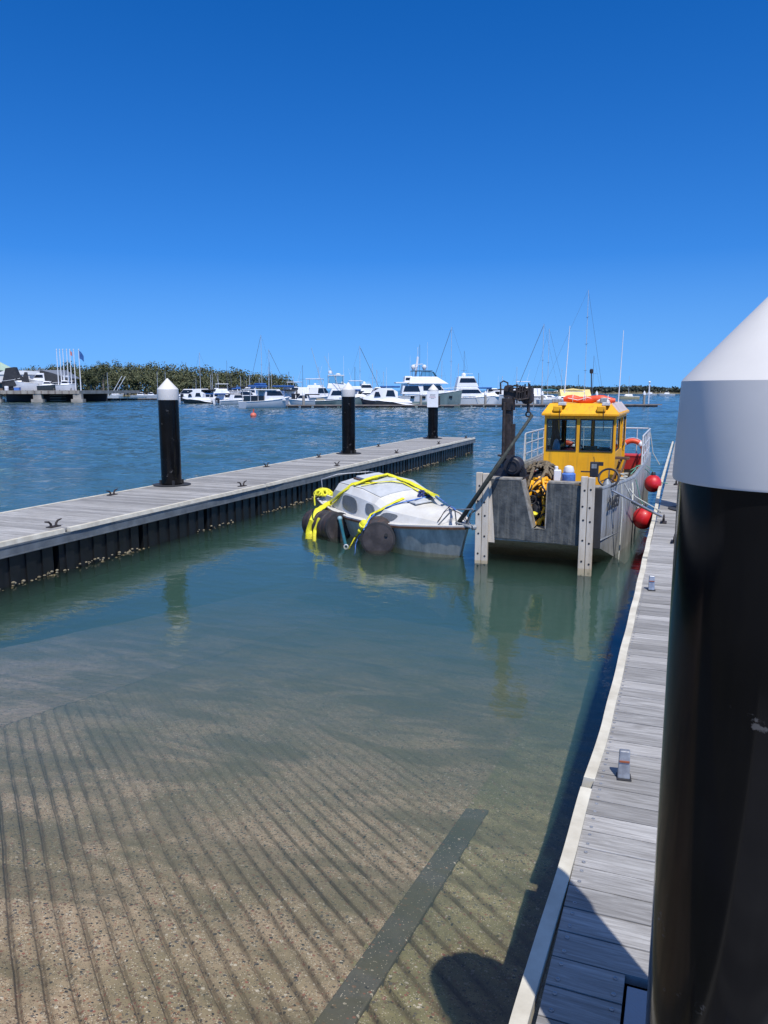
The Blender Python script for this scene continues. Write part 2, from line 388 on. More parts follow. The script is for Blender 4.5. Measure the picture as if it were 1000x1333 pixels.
k.b.inputs['Roughness'].default_value = .12; k.b.inputs['Specular IOR Level'].default_value = .22
sc1 = k.ramp(k.noise(k.coord((1, 1, 1.6)), 3.3, 6, .62, .6), [(.63, 0.0), (.65, 1.0)]); sc2 = k.ramp(k.noise(v, 38, 4, .7), [(.45, 0.0), (.55, 1.0)])
k.l(k.mix(k.math('MULTIPLY', k.math('MULTIPLY', sc1, sc2), .5), k.ramp(k.noise(v, 2, 4), [(.3, (.0025, .0025, .003)), (.7, (.006, .006, .007))]), (.16, .155, .15)), k.b.inputs['Base Color'])
k.l(k.bump(k.noise(v, 5, 3), .04, .01), k.b.inputs['Normal']); M_black = k.m
M_white = mat('white_gelcoat', (.80, .80, .80), (.70, .70, .71), rough=.35, scale=1.2, bump=0)
M_cap = mat('pile_cap_plastic', (.70, .675, .63), (.60, .58, .55), rough=.42, scale=1.5, bump=.02, bscale=3)
M_dark = mat('dark_rubber', (.03, .03, .032), (.015, .015, .016), rough=.7)
M_steel = mat('galvanised_steel', (.45, .46, .46), (.28, .28, .29), rough=.4, metal=.6, scale=20)
M_rust = mat('dark_rusty_steel', (.06, .045, .04), (.018, .016, .016), rough=.6, metal=.3, scale=14, bump=.3)
BW = .15
def pontoon(name, label, x0, x1, y0, y1, inner, cut=None, seed=1):
    rnd = random.Random(seed)
    t = thing(name, label, 'pontoon', (x0, y0, 0)); W, L = x1-x0, y1-y0
    ew = .062; d = MB(); n = int(L / BW)
    cuts = cut or []
    for i in range(n):
        a, b = i*BW + .004, (i+1)*BW - .004; z = DZ + rnd.uniform(-.0015, .0015)
        xa, xb = ew + .004, W - ew - .004
        sp = [(xa, xb)]
        for (cx0, cx1, cy0, cy1) in cuts:
            if b + y0 > cy0 and a + y0 < cy1: sp = [(xa, cx0 - x0 - .006), (cx1 - x0 + .006, xb)]
        for p, q in sp: d.box((p, a, DZ - .04), (q, b, z))
    d.build('deck', DECK, t)
    # rubbing strips, wavy along the used side
    for side in (0, 1):
        e = MB(); ys = [k*.11 for k in range(int(L/.11) + 1)]; secs = []
        for y in ys:
            wob = .0
            if (side == 0) == (inner == 'left'):
                wob = .02*math.sin(y*1.3+seed) + .012*math.sin(y*3.1+1) + (.02*math.sin(y*.47))
            x = (0 if side == 0 else W - ew)
            if side == 0 and inner == 'left':        # knocked and bowed strip of the used side
                tb = [(-9, 0), (2.3, -.008), (2.6, 0), (3.4, .014), (4.0, .02), (4.5, .034), (4.8, .042), (8, .034), (11, .014), (15, -.008), (17, -.04), (60, -.045)]
                Yw = y + y0
                for (ya, va_), (yb, vb_) in zip(tb, tb[1:]):
                    if ya <= Yw <= yb: x += va_ + (vb_-va_)*(Yw-ya)/(yb-ya)
                x += .0025*math.sin(y*5.1)
                lo, hi = x - .008, x + ew - .012
            else:
                x += .5*wob; lo, hi = x, x + ew
            secs.append([(lo - (.012 if side == 0 else 0), y, DZ - .05), (hi + (.012 if side == 1 else 0), y, DZ - .05), (hi, y, DZ + .012), (lo, y, DZ + .014)])
        # joints every 6 m
        k = 0; step = 55
        while k < len(secs) - 2:
            e.loft(secs[k:k+step]); k += step
        e.build('edge_strip', M_edge, t, smooth=50)
    b = MB()
    for xx in ((.085 if inner == 'left' else 0.0), W - .05): b.box((xx, 0, DZ-.19), (xx+.05, L, DZ-.055)); b.box((xx - .012, 0, DZ-.21), (xx+.062, L, DZ-.192)); b.box((xx - .008, 0, DZ-.075), (xx+.058, L, DZ-.052))
    for yy in (0.0, L - .05): b.box((.05, yy, DZ-.19), (W-.05, yy+.05, DZ-.055))
    b.build('side_beam', mat('dull_beam', (.20, .22, .23), (.12, .135, .145), rough=.6, metal=.2, scale=4), t)
    y = .1
    fl = None
    while y < L - .5:
        Lf = min(1.85, L - y - .05)
        f = MB(); f.box((.07, y, -.25), (W-.07, y+Lf, DZ-.20))
        for q in range(int(Lf/.3)):
            yy = y + .12 + q*.3
            for xx in (.045, W-.07): f.box((xx, yy, -.2), (xx+.025, yy+.17, DZ-.23))
        f.build('float', M_float, t); y += Lf + .12
    c = MB()
    for q in range(int(L * 28)):
        yy = rnd.uniform(.1, L-.1); 
        if math.sin(yy*2.2+seed) + math.sin(yy*.7) < -.75: continue
        s = rnd.uniform(.010, .026); xx = (W-.045) if rnd.random() < .65 else .045
        c.ball((xx + (s*.3 if xx > .5 else -s*.3), yy, rnd.uniform(-.03, .05)*1.0), s, 6, 4, (1, 1.3, .8))
    c.build('barnacle_crust', M_barn, t)['kind'] = 'stuff'
    return t
LX0, LX1 = -10.95, -8.74
RX0, RX1 = -.42, 1.9
NP = (.213, 2.0)
pl = pontoon('pontoon', 'long grey boarded pontoon on the left running out to three black piles', LX0, LX1, -3, 33.7, 'right', seed=4)
prt = pontoon('pontoon', 'grey boarded walkway pontoon at the right with a cream edge strip beside the workboat', RX0, RX1, -2.0, 34, 'left', cut=[(-.085, 1.2, 1.0, 2.62)], seed=2)
for a in (pl, prt): a['group'] = 'floating pontoons'
# chequer plate round the near pile
k = NT('chequer_plate'); v = k.coord((1, 1, 1), (0, 0, R(45)))
br = k.n('TexBrick'); br.inputs['Scale'].default_value = 22; br.inputs['Mortar Size'].default_value = .09; br.inputs['Brick Width'].default_value = .9; br.inputs['Row Height'].default_value = .3; k.l(v, br.inputs[0])
k.b.inputs['Base Color'].default_value = (.33, .35, .38, 1); k.b.inputs['Metallic'].default_value = .5; k.b.inputs['Roughness'].default_value = .5
k.l(k.bump(br.outputs[1], .6, .003), k.b.inputs['Normal'])
pm = MB(); pm.box((-.08, 1.02, DZ-.03), (1.195, 2.6, DZ - .004)); o = pm.build('cover_plate', k.m, None, bevel=.002)
def adopt(o, t):
    o.parent = t; o.location = o.location - t.location
adopt(o, prt)
# screws in the near boards
sc = MB()
for i in range(70):
    y = -2.0 + i*BW
    if y < .8 or y > 9: continue
    for dx in (RX0 + .105, ) + ((NP[0] - .335,) if 1.0 < y < 2.62 else ()):
        for dy in (.035, .115):
            sc.lathe([(.0085, 0), (.0085, .002), (.005, .0025), (.004, .0008)], (dx, y + dy, DZ + .0005), 10)
o = sc.build('deck_screws', M_steel, prt); o['kind'] = 'stuff'; o.location = -prt.location

# ------------------------------------------------------------------ piles
def pile_parts(t, top=2.775, r=.2225, rc=.228):
    MB().lathe([(r, -3.5), (r, top - .2)], (0, 0, 0), 48).build('pole', M_black, t, smooth=True)
    MB().lathe([(rc + .006, top-.236), (rc + .008, top-.23), (rc, top-.004), (rc-.006, top+.004), (.012, top+.232), (.004, top+.236)], (0, 0, 0), 64).build('cap', M_cap, t, smooth=30)
def guide(t, x, y):                                 # ring of the pontoon the pile runs through
    g = MB(); 
    for a, b, z0, z1 in ((.235, .42, DZ+.008, DZ+.02),):
        s = []
        for kk in range(41):
            q = 2*math.pi*kk/40; c, d = math.cos(q), math.sin(q)
            s.append([(a*c, a*d, z0), (b*c, b*d, z0), (b*c, b*d, z1), (a*c, a*d, z1)])
        g.loft(s, True, False)
    for kk in range(4):
        q = math.pi/4 + kk*math.pi/2; g.bar((.24*math.cos(q), .24*math.sin(q), DZ+.02), (.24*math.cos(q), .24*math.sin(q), DZ+.12), .05, .03)
    o = g.build('pile_guide', M_dark, t); o.location = Vector((x, y, 0)) - t.location; return o
piles = [(LX0+.28, 14.25, 'black pile with white pointed cap, nearest of the three on the left pontoon', 2.775),
         (LX0+.5, 23.55, 'black pile with white pointed cap, middle one of the three on the left pontoon', 2.77),
         (LX0+.62, 32.4, 'black pile carrying a white notice board near the end of the left pontoon', 2.77),
         (.213, 14.6, 'black pile farther along the right walkway, mostly hidden behind the big near pile', 2.77)]
near = thing('mooring_pile', 'huge glossy black pile with white conical cap filling the right edge', 'pile', (NP[0], NP[1], 0), 0, 'black piles with white pointed caps')
pile_parts(near, 2.775)
pobs = []
for x, y, lab, tp in piles:
    c = copy_tree(near); c.location = (x, y, 0); c['label'] = lab; pobs.append(c)
    guide(pl if x < -5 else prt, x, y)
def textmesh(name, body, size, m, parent, loc, rot, extrude=.002, align='CENTER', shear=0, sx=1, bold=0):
    cu = bpy.data.curves.new(name, 'FONT'); cu.body = body; cu.size = size; cu.extrude = extrude; cu.align_x = align; cu.shear = shear; cu.space_line = .9; cu.offset = bold
    tmp = bpy.data.objects.new('tmp', cu); COL.objects.link(tmp)
    me = bpy.data.meshes.new_from_object(tmp.evaluated_get(bpy.context.evaluated_depsgraph_get())); bpy.data.objects.remove(tmp)
    me.materials.clear(); me.materials.append(m)
    o = bpy.data.objects.new(name, me); COL.objects.link(o); o.parent = parent; o.location = loc; o.rotation_euler = rot; o.scale = (sx, 1, 1); return o
M_red = mat('red_paint', (.55, .03, .03), rough=.5, bump=0)
M_ink = mat('black_paint', (.02, .02, .025), rough=.5, bump=0)
sg = MB().box((-.27, -.27, 2.02), (.21, -.25, 2.70)); sgo = sg.build('notice_board', M_white, pobs[2], bevel=.004); sgo.rotation_euler = (0, 0, R(20))
MB().box((.2, -.2, 2.1), (.3, .02, 2.5)).build('meter_box', M_dark, pobs[2], bevel=.01).rotation_euler = (0, 0, R(20))
for i, (w_, m_) in enumerate(((.11, M_ink), (.12, M_ink), (.15, M_red), (.08, M_ink))):   # four short lines, too small to read in the photo
    rn_ = random.Random(i); n_ = int(w_*2/.022)
    MB().tube([(-.03 - w_ + q*.022, -.273, 2.565 - i*.055 + (.016 if q % 2 else -.016)*rn_.uniform(.6, 1)) for q in range(n_+1)], .0055, 5).build('lettering', m_, sgo)

# ------------------------------------------------------------------ cleats
def cleat(loc, label, rz=0, flip=False):
    t = thing('mooring_cleat', label, 'cleat', loc, rz, 'cleats along the pontoon edges')
    MB().box((-.05, -.11, 0), (.05, .11, .012)).build('base_plate', M_rust, t, bevel=.003)
    m = MB()
    for s in (-1, 1):
        m.tube([(0, s*.05, .01), (0, s*.055, .05), (0, s*.09, .085), (0, s*.17, .10)], [.022, .018, .016, .010], 8)
    m.build('horns', M_rust, t, smooth=True); return t
first = None
spots = []
for px, py in ((85, 690), (253, 641)): spots.append(('near edge', px, py))
cl = []
for i, (x, y, what) in enumerate([(LX1-.32, 9.1, 'left pontoon inner edge, nearest to the camera'), (LX1-.32, 14.6, 'left pontoon inner edge, just beyond the nearest pile'),
    (LX1-.32, 19.6, 'left pontoon inner edge, between nearest and middle piles'), (LX1-.32, 24.4, 'left pontoon inner edge, level with the middle pile'), (LX1-.32, 29.2, 'left pontoon inner edge, between middle and far piles'),
    (LX0+.2, 12.4, 'left pontoon outer edge, before the nearest pile'), (LX0+.2, 18.6, 'left pontoon outer edge, between nearest and middle piles'),
    (LX0+.2, 21.9, 'left pontoon outer edge, just before the middle pile'), (LX0+.2, 27.0, 'left pontoon outer edge, between middle and far piles'), (LX0+.2, 33.0, 'left pontoon outer edge at its far end'), (LX1-.3, 33.2, 'left pontoon inner corner at its far end'),
    (-.05, 11.3, 'right walkway near its cream edge, before the workboat mooring line'), (RX0+.3, 18.4, 'right walkway with a green line, beside the far red fender'), (RX0+.3, 23.5, 'right walkway beside the workboat stern rail'), (RX0+.3, 27, 'right walkway near its far end')]):
    if i == 0: first = cleat((x, y, DZ + .005), 'dark two-horned cleat on ' + what); cl.append(first)
    else:
        c = copy_tree(first); c.location = (x, y, DZ + .005); c['label'] = 'dark two-horned cleat on ' + what; c.rotation_euler.z = R((i*37) % 9 - 4); cl.append(c)
def flip_cleat(px, py, label):
    p = atz(px, py, DZ)
    t = thing('flip_up_cleat', label, 'cleat', (p.x, p.y, DZ + .004), R(8), 'flip-up cleats of the right walkway')
    MB().box((-.038, -.045, 0), (.038, .035, .004)).build('base_plate', M_dark, t)
    m = MB(); m.hexa([(-.035, -.03, 0), (.03, -.03, 0), (.03, .0, 0), (-.035, .0, 0), (-.028, .0, .15), (.028, .0, .15), (.028, .03, .15), (-.028, .03, .15)]); m.build('horn', M_steel, t, bevel=.006)
    MB().box((-.027, -.020, .09), (.025, -.008, .098)).build('rust_band', mat('rust', (.3, .09, .04), rough=.9), t)
flip_cleat(812, 1012, 'small upright grey metal cleat with rust line on the near walkway')
flip_cleat(848, 768, 'small dark upright cleat midway along the right walkway')
# ================================================================== workboat
M_yel = mat('yellow_cabin_paint', (.88, .43, .004), (.78, .35, .004), rough=.5, scale=2.5, bump=.05, bscale=8, lo=.3, hi=.6, streak=(.50, .27, .02))
M_plate = mat('black_rubber_bow_sheet', (.105, .11, .105), (.04, .044, .045), rough=.55, scale=6, bump=.5, bscale=22, dist=.015, lo=.40, hi=.68, streak=(.17, .165, .14))
M_hull = mat('bare_aluminium_hull', (.52, .52, .50), (.33, .34, .33), rough=.5, metal=.25, scale=2.2, stretch=(1, 1, .5), bump=.15, bscale=12, streak=(.22, .20, .16))
M_deck2 = mat('grubby_deck', (.34, .32, .28), (.16, .14, .11), rough=.8, scale=8, bump=.3)
M_timber = mat('pale_perforated_timber', (.62, .56, .47), (.44, .37, .28), rough=.7, scale=3, stretch=(3, 3, .6), bump=.2, bscale=60, lo=.3, hi=.6)
M_rail = mat('white_rail_pipe', (.68, .69, .69), (.50, .51, .5), rough=.4, metal=.2, scale=20, bump=0)
M_oran = mat('orange_buoy', (.85, .10, .03), (.70, .07, .02), rough=.45, scale=6, bump=.05)
M_redb = mat('red_ball_fender', (.60, .014, .02), (.40, .010, .014), rough=.42, scale=3, bump=.03, coat=.3)
M_rope = mat('olive_rope', (.22, .17, .11), (.10, .08, .05), rough=.9, scale=40, bump=.6, bscale=120)
M_wrope = mat('pale_rope', (.62, .62, .56), (.45, .45, .38), rough=.9, scale=60, bump=.3)
M_grope = mat('green_rope', (.12, .33, .26), rough=.9, scale=60)
M_ystrap = mat('yellow_lifting_strap', (.82, .78, .03), (.62, .56, .02), rough=.6, scale=14, bump=.3, bscale=60)
M_bstrap = mat('blue_strap', (.10, .24, .62), (.06, .14, .42), rough=.6, scale=20, bump=.3, bscale=80)
M_brown = mat('brown_wood', (.16, .08, .04), (.08, .04, .02), rough=.7, scale=12)
M_glass = None
k = NT('window_glass'); k.t.nodes.remove(k.b)
fr = k.n('Fresnel'); fr.inputs[0].default_value = 1.5; gl = k.n('BsdfGlossy'); gl.inputs['Roughness'].default_value = .02
tr = k.n('BsdfTransparent'); tr.inputs[0].default_value = (.80, .86, .86, 1); mx = k.n('MixShader')
k.l(fr.outputs[0], mx.inputs[0]); k.l(tr.outputs[0], mx.inputs[1]); k.l(gl.outputs[0], mx.inputs[2]); k.l(mx.outputs[0], k.out.inputs[0]); M_glass = k.m
M_tint = mat('dark_tinted_glass', (.015, .018, .022), (.01, .012, .014), rough=.08, bump=0)

wbt = thing('workboat', 'bare aluminium workboat with yellow wheelhouse and black notched bow, moored between the pontoons', 'workboat', (-2.1, 12.2, 0))
def hw(y): 
    pts = [(0, .965), (.4, 1.03), (.9, 1.12), (1.6, 1.22), (2.4, 1.30), (9.0, 1.31)]
    for (a, b), (c, d) in zip(pts, pts[1:]):
        if y <= c: return b + (d-b)*(y-a)/(c-a)
    return 1.31
def gz(y): return 1.23 - .12*min(1, y/5)
secs = []
for y in (0, .2, .4, .65, .9, 1.25, 1.6, 2.0, 2.4, 4, 6, 8, 9.0):
    w_, g = hw(y), gz(y); zb = max(-.35, .33 - .34*y); wb_ = w_ - .04
    i_ = w_ - .09
    secs.append([(-w_, y, g), (-(w_+wb_)/2-.01, y, (g+zb)*.42), (-wb_, y, zb), (wb_, y, zb), ((w_+wb_)/2+.01, y, (g+zb)*.42), (w_, y, g), (i_, y, g), (i_, y, .5), (-i_, y, .5), (-i_, y, g)])
MB().loft(secs).build('hull', M_hull, wbt, smooth=25)
g = MB()
for s in (-1, 1):
    g.tube([(s*(hw(y)-.03), y, gz(y)+.015) for y in (0, .4, .9, 1.6, 2.4, 4, 6, 8, 8.98)], .035, 8)
    g.tube([(s*(hw(y)-.035), y, .42 - .035*y if y < 3 else .31) for y in (.02, .4, .9, 1.6, 2.4, 3, 6, 8.9)], .022, 6)
g.build('rubbing_strake', M_alu, wbt, smooth=True)
sm = MB()
for y in (.35, .75, 1.2, 1.75, 2.4, 3.2, 4.1, 5.1, 6.2, 7.4):
    sm.box((hw(y)-.03, y-.004, .45), (hw(y)+.002, y+.004, gz(y)-.03))
sm.build('plate_seam', mat('seam_grey', (.16, .16, .155), rough=.6), wbt)
P = [(-.80, .38), (-.80, 1.33), (-.29, 1.33), (-.10, .57), (.12, .57), (.14, 1.30), (.66, 1.29), (.66, .33)]
MB().prism(P, 'Y', -.07, -.005).build('bow_plate', M_plate, wbt, bevel=.008)
lip = MB(); lip.box((-.80, -.075, 1.33), (-.29, .10, 1.365)); lip.box((.14, -.075, 1.30), (.66, .10, 1.335))
lip.bar((-.275, .06, 1.33), (-.085, .06, .57), .03, .26, (0, 1, 0)); lip.bar((.128, .06, 1.30), (.118, .06, .57), .02, .26, (0, 1, 0)); lip.box((-.06, -.07, .545), (.11, .3, .565))
lip.build('plate_lip', M_deck2, wbt, bevel=.004)
c = MB(); c.box((.83, -.05, .30), (.965, .03, 1.26)); c.box((-.965, -.05, .36), (-.83, .03, 1.1)); c.box((.70, -.03, .33), (.83, .02, 1.1))
c.build('corner_rubber', M_dark, wbt, bevel=.015)
for (x0, tilt, nm) in ((-1.0, 0, 'l'), (.655, .02, 'r')):
    b = MB(); 
    for dx in (0, .108): b.box((x0+dx, -.165, -.12 if nm == 'r' else -.06), (x0+dx+.10, -.085, 1.44 - dx*.1))
    o = b.build('fender_post', M_timber, wbt, bevel=.008)
    h = MB(); rnd = random.Random(5)
    for dx in (.05, .158):
        for z in (.10, .42, .74, .98, 1.22): h.lathe([(.016, 0), (.016, .004), (.008, .004)], (x0+dx+rnd.uniform(-.012, .012), -.1655-.004, z+rnd.uniform(-.03, .03)), 10, 'Y')
    h.build('bolt_head', M_ink, o)['kind'] = 'stuff'
    q = MB(); q.hexa([(x0+.0 if nm == 'r' else x0+.205, -.085, .30), (x0+.2 if nm == 'r' else x0+.31, -.085, .30), (x0+.2 if nm == 'r' else x0+.27, .0, .30), (x0+.0 if nm == 'r' else x0+.205, .0, .30), (x0 if nm == 'r' else x0+.205, -.085, 1.3), (x0+.2 if nm == 'r' else x0+.23, -.085, 1.3), (x0+.2 if nm == 'r' else x0+.22, .0, 1.3), (x0 if nm == 'r' else x0+.205, .0, 1.3)])
    q.build('backing_timber', M_timber, o)
textmesh('registration_number', '21453', .26, M_ink, wbt, (1.095, .58, .88), (R(90), 0, R(80)), .003, 'CENTER', .25, 1, .009)
# foredeck box on the starboard side
dk = MB(); dk.box((.58, .25, .5), (.98, 1.4, 1.14)); dk.box((.95, 1.45, .5), (1.2, 3.7, 1.02)); dk.box((-1.2, 1.6, .5), (-.72, 4.2, .98))
dk.build('deck_locker', M_deck2, wbt, bevel=.02)
# ---- wheelhouse
X0, X1, Y0, Y1, ZF, ZE = -.60, .82, 3.8, 6.5, .5, 2.24
wl = MB(); T = .045; ZW = 1.52; ZT = 2.17
wl.box((X0, Y0, ZF), (X1, Y0+T, ZW)); wl.box((X0, Y1-T, ZF), (X1, Y1, ZW-.15))
wl.box((X0, Y0+T, ZF), (X0+T, Y1-T, ZW)); wl.box((X1-T, Y0+T, ZF), (X1, Y1-1.0, ZW))
xm = .085
for (xa, xb) in ((X0, X0+.05), (xm-.035, xm+.035), (X1-.05, X1)): wl.box((xa, Y0, ZW), (xb, Y0+.05, ZE))
wl.box((X0+.05, Y0, ZT), (xm-.035, Y0+.05, ZE)); wl.box((xm+.035, Y0, ZT), (X1-.05, Y0+.05, ZE))
for (xa, xb) in ((X0, X0+.05), (xm-.02, xm+.02), (X1-.05, X1)): wl.box((xa, Y1-.05, ZW-.15), (xb, Y1, ZE))
for s, xx in ((0, X0), (1, X1-.05)):
    wl.box((xx, Y0+.05, ZT), (xx+.05, Y1-.05, ZE))
    for yy in (Y0+1.1, Y0+1.75): wl.box((xx, yy, ZW if yy < 5.2 else .6), (xx+.05, yy+.07, ZT))
wl.build('wheelhouse_wall', M_yel, wbt, bevel=.006)
def window(x0, x1, z0, z1, y, axis='Y'):
    f = MB(); b = .022
    if axis == 'Y':
        for lo, hi in (((x0, y-.012, z0), (x0+b, y+.02, z1)), ((x1-b, y-.012, z0), (x1, y+.02, z1)), ((x0+b, y-.012, z0), (x1-b, y+.02, z0+b)), ((x0+b, y-.012, z1-b), (x1-b, y+.02, z1))): f.box(lo, hi)
        p = MB().box((x0+b, y, z0+b), (x1-b, y+.006, z1-b))
    else:
        for lo, hi in (((y-.012, x0, z0), (y+.02, x0+b, z1)), ((y-.012, x1-b, z0), (y+.02, x1, z1)), ((y-.012, x0+b, z0), (y+.02, x1-b, z0+b)), ((y-.012, x0+b, z1-b), (y+.02, x1-b, z1))): f.box(lo, hi)
        p = MB().box((y, x0+b, z0+b), (y+.006, x1-b, z1-b))
    o = f.build('window', M_dark, wbt); p.build('pane', M_glass, o)
window(X0+.05, xm-.035, ZW, ZT, Y0+.0); window(xm+.035, X1-.05, ZW, ZT, Y0+.0)
window(X0+.05, xm-.02, ZW-.15, ZT+.07, Y1-.03); window(xm+.02, X1-.05, ZW-.15, ZT+.07, Y1-.03)
for xx in (X0+.01, X1-.03):
    window(Y0+.05, Y0+1.1, ZW, ZT, xx, 'X')
    window(Y0+1.82, Y1-.05, ZW, ZT, xx, 'X')
rf = MB(); e = .05
rf.hexa([(X0-e, Y0-.09, ZE), (X1+e, Y0-.09, ZE), (X1+e, Y1+.15, ZE), (X0-e, Y1+.15, ZE), (X0-e, Y0-.09, ZE+.04), (X1+e, Y0-.09, ZE+.04), (X1+e, Y1+.15, ZE+.04), (X0-e, Y1+.15, ZE+.04)])
rf.hexa([(X0-e, Y0-.09, ZE+.04), (X1+e, Y0-.09, ZE+.04), (X1+e, Y1+.15, ZE+.04), (X0-e, Y1+.15, ZE+.04), (X0+.07, Y0+.14, ZE+.245), (X1-.14, Y0+.14, ZE+.245), (X1-.14, Y1-.05, ZE+.245), (X0+.07, Y1-.05, ZE+.245)])
rf.build('roof', M_yel, wbt, bevel=.004)
MB().hexa([(X1+e+.003, Y0+.2, ZE+.03), (X1+e+.003, Y1, ZE+.03), (X1+e-.02, Y1, ZE+.04), (X1+e-.02, Y0+.2, ZE+.04), (X1-.12, Y0+.25, ZE+.255), (X1-.12, Y1-.1, ZE+.255), (X1-.14, Y1-.1, ZE+.24), (X1-.14, Y0+.25, ZE+.24)]).build('side_panel', mat('faded_pink_white', (.60, .50, .46), (.5, .42, .38), rough=.6), wbt)
for xx in (-.42, .44):
    s = MB().box((xx, Y0-.10, ZE+.08), (xx+.17, Y0+.02, ZE+.20)); s.build('spotlight', M_yel, wbt, bevel=.02)
    MB().box((xx+.09, Y0-.05, ZE+.205), (xx+.24, Y0+.14, ZE+.27)).build('spotlight_bracket', M_rail, wbt, bevel=.012)
    MB().tube([(xx+.12, Y0-.05, ZE+.2), (xx+.14, Y0-.11, ZE+.12), (xx+.13, Y0-.10, ZE-.02), (xx+.14, Y0-.03, ZE-.30)], .006, 5).build('cable', M_ink, wbt)
# items inside
it = MB(); it.box((X0+.1, Y0+.15, .6), (X1-.1, Y0+.6, 1.46)); it.build('console', M_dark, wbt, bevel=.02)
MB().box((xm+.1, Y0+.16, 1.461), (xm+.36, Y0+.3, 1.62)).box((xm+.40, Y0+.16, 1.461), (xm+.62, Y0+.28, 1.60)).build('paper_tray', mat('cardboard', (.42, .33, .2), rough=.8), wbt)
sw = MB(); sw.torus((-.05, Y0+.66, 1.5), .16, .014, Matrix.Rotation(R(60), 3, 'X')); sw.bar((-.05, Y0+.6, 1.45), (-.05, Y0+.66, 1.5), .03, .03); sw.build('helm_wheel', M_ink, wbt, smooth=True)
st = MB(); st.box((-.5, Y0+1.2, 1.05), (-.12, Y0+1.65, 1.17)); st.box((-.5, Y0+1.6, 1.17), (-.12, Y0+1.7, 1.5)); st.box((-.36, Y0+1.35, .5), (-.27, Y0+1.5, 1.05)); st.build('helm_seat', M_ink, wbt, bevel=.03)
jk = MB(); jk.loft([[(-.44+.09*math.cos(q)*s, Y0+.50+.05*math.sin(q)*s, z) for q in [k_*math.pi/4 for k_ in range(8)]] for z, s in ((1.50, 1.0), (1.62, 1.25), (1.78, 1.1), (1.95, .6), (2.1, .5), (2.16, .2))]).build('hanging_jacket', M_ink, wbt, smooth=True)
MB().loft([[(-.40+.07*math.cos(q)*s, Y0+.38+.05*math.sin(q)*s, z) for q in [k_*math.pi/4 for k_ in range(8)]] for z, s in ((1.47, 1.2), (1.60, 1.1), (1.70, .7), (1.74, .3))]).build('plastic_bottle', M_white, wbt, smooth=True)
# ---- rails
r = MB()
for s in (-1, 1):
    x = s*1.27
    ys = (5.3, 6.1, 6.9, 7.7, 8.4)
    for y in ys: r.tube([(x, y, 1.08), (x, y, 1.78)], .016, 6)
    for z in (1.32, 1.55): r.tube([(x, ys[0]-.1, z), (x, 8.75, z)], .013, 6)
    r.tube([(x, 5.15, 1.08), (x, 5.25, 1.76), (x, 5.35, 1.78), (x, 8.6, 1.78), (x-s*.05, 8.78, 1.78), (x-s*.2, 8.8, 1.78)], .019, 8)
r.tube([(-1.1, 8.8, 1.78), (1.1, 8.8, 1.78)], .019, 8); r.tube([(-1.25, 8.8, 1.45), (1.25, 8.8, 1.45)], .014, 6)
for x in (-1.0, -.4, .3, .95): r.tube([(x, 8.8, .6), (x, 8.8, 1.78)], .015, 6)
r.tube([(-.62, 6.0, 1.1), (-.62, 5.2, 1.72), (-.62, 4.6, 1.72)], .014, 6)
r.build('guard_rail', M_rail, wbt, smooth=True)
# ---- crane
cb = (-.62, .55)
col = MB(); col.box((cb[0]-.10, cb[1]-.07, 1.30), (cb[0]+.035, cb[1]+.07, 2.62)); col.box((cb[0]+.0, cb[1]-.05, 1.55), (cb[0]+.085, cb[1]+.05, 2.2)); col.box((cb[0]-.13, cb[1]-.10, 2.42), (cb[0]+.06, cb[1]+.10, 2.62))
col.tube([(cb[0]-.08, cb[1]-.11, 1.6), (cb[0]-.08, cb[1]-.11, 2.55)], .03, 8)
crane = col.build('crane', M_rust, wbt, bevel=.01)
pe = MB(); pe.lathe([(.20, 0), (.24, .05), (.24, .2), (.16, .3), (.13, .42)], (cb[0], cb[1], 1.1), 20); pe.lathe([(.13, -.15), (.15, -.13), (.15, .13), (.13, .15)], (cb[0]+.12, cb[1]-.17, 1.52), 18, 'Y'); pe.box((cb[0]-.25, cb[1]-.2, .5), (cb[0]+.3, cb[1]+.25, 1.15)); pe.ball((cb[0]+.02, cb[1]+.05, 1.35), .25, 12, 8, (1.15, .8, .9)); pe.box((cb[0]-.27, cb[1]-.35, 1.30), (cb[0]+.33, cb[1]+.2, 1.345))
pe.torus((cb[0]+.12, cb[1]-.33, 1.52), .085, .012, Matrix.Rotation(R(90), 3, 'X'), 20, 6); pe.build('winch', M_ink, crane, smooth=30)
pe = MB()
for q in range(9):
    a0_ = random.uniform(-.2, .2); pe.tube([(cb[0]+.02+a0_, cb[1]-.1, 1.68), (cb[0]+.18+a0_*.5, cb[1]-.22, 1.62), (cb[0]+.28+a0_*.3, cb[1]-.2, 1.45+a0_*.3), (cb[0]+.3+a0_*.2, cb[1]-.1, 1.15)], .018, 6)
pe.build('hydraulic_hose', M_ink, crane, smooth=True)
bm_ = MB(); rnd = random.Random(9); z0 = 2.68
bm_.box((cb[0]-.10, cb[1]-.1, z0-.05), (cb[0]+.30, cb[1]+.06, z0+.07)); bm_.box((cb[0]+.18, cb[1]-.10, z0-.09), (cb[0]+.36, cb[1]+.10, z0+.11))
bm_.lathe([(.06, -.16), (.075, -.15), (.075, .15), (.06, .16)], (cb[0]+.28, cb[1], z0-.08), 14, 'Y'); bm_.lathe([(.05, -.13), (.06, .13)], (cb[0]-.04, cb[1], z0+.1), 12, 'Y')
bm_.tube([(cb[0]-.14, cb[1]-.12, z0), (cb[0]-.15, cb[1]-.12, z0+.19), (cb[0]-.10, cb[1]-.12, z0+.22), (cb[0]-.03, cb[1]-.12, z0+.19), (cb[0]-.02, cb[1]-.12, z0+.08)], .013, 6)
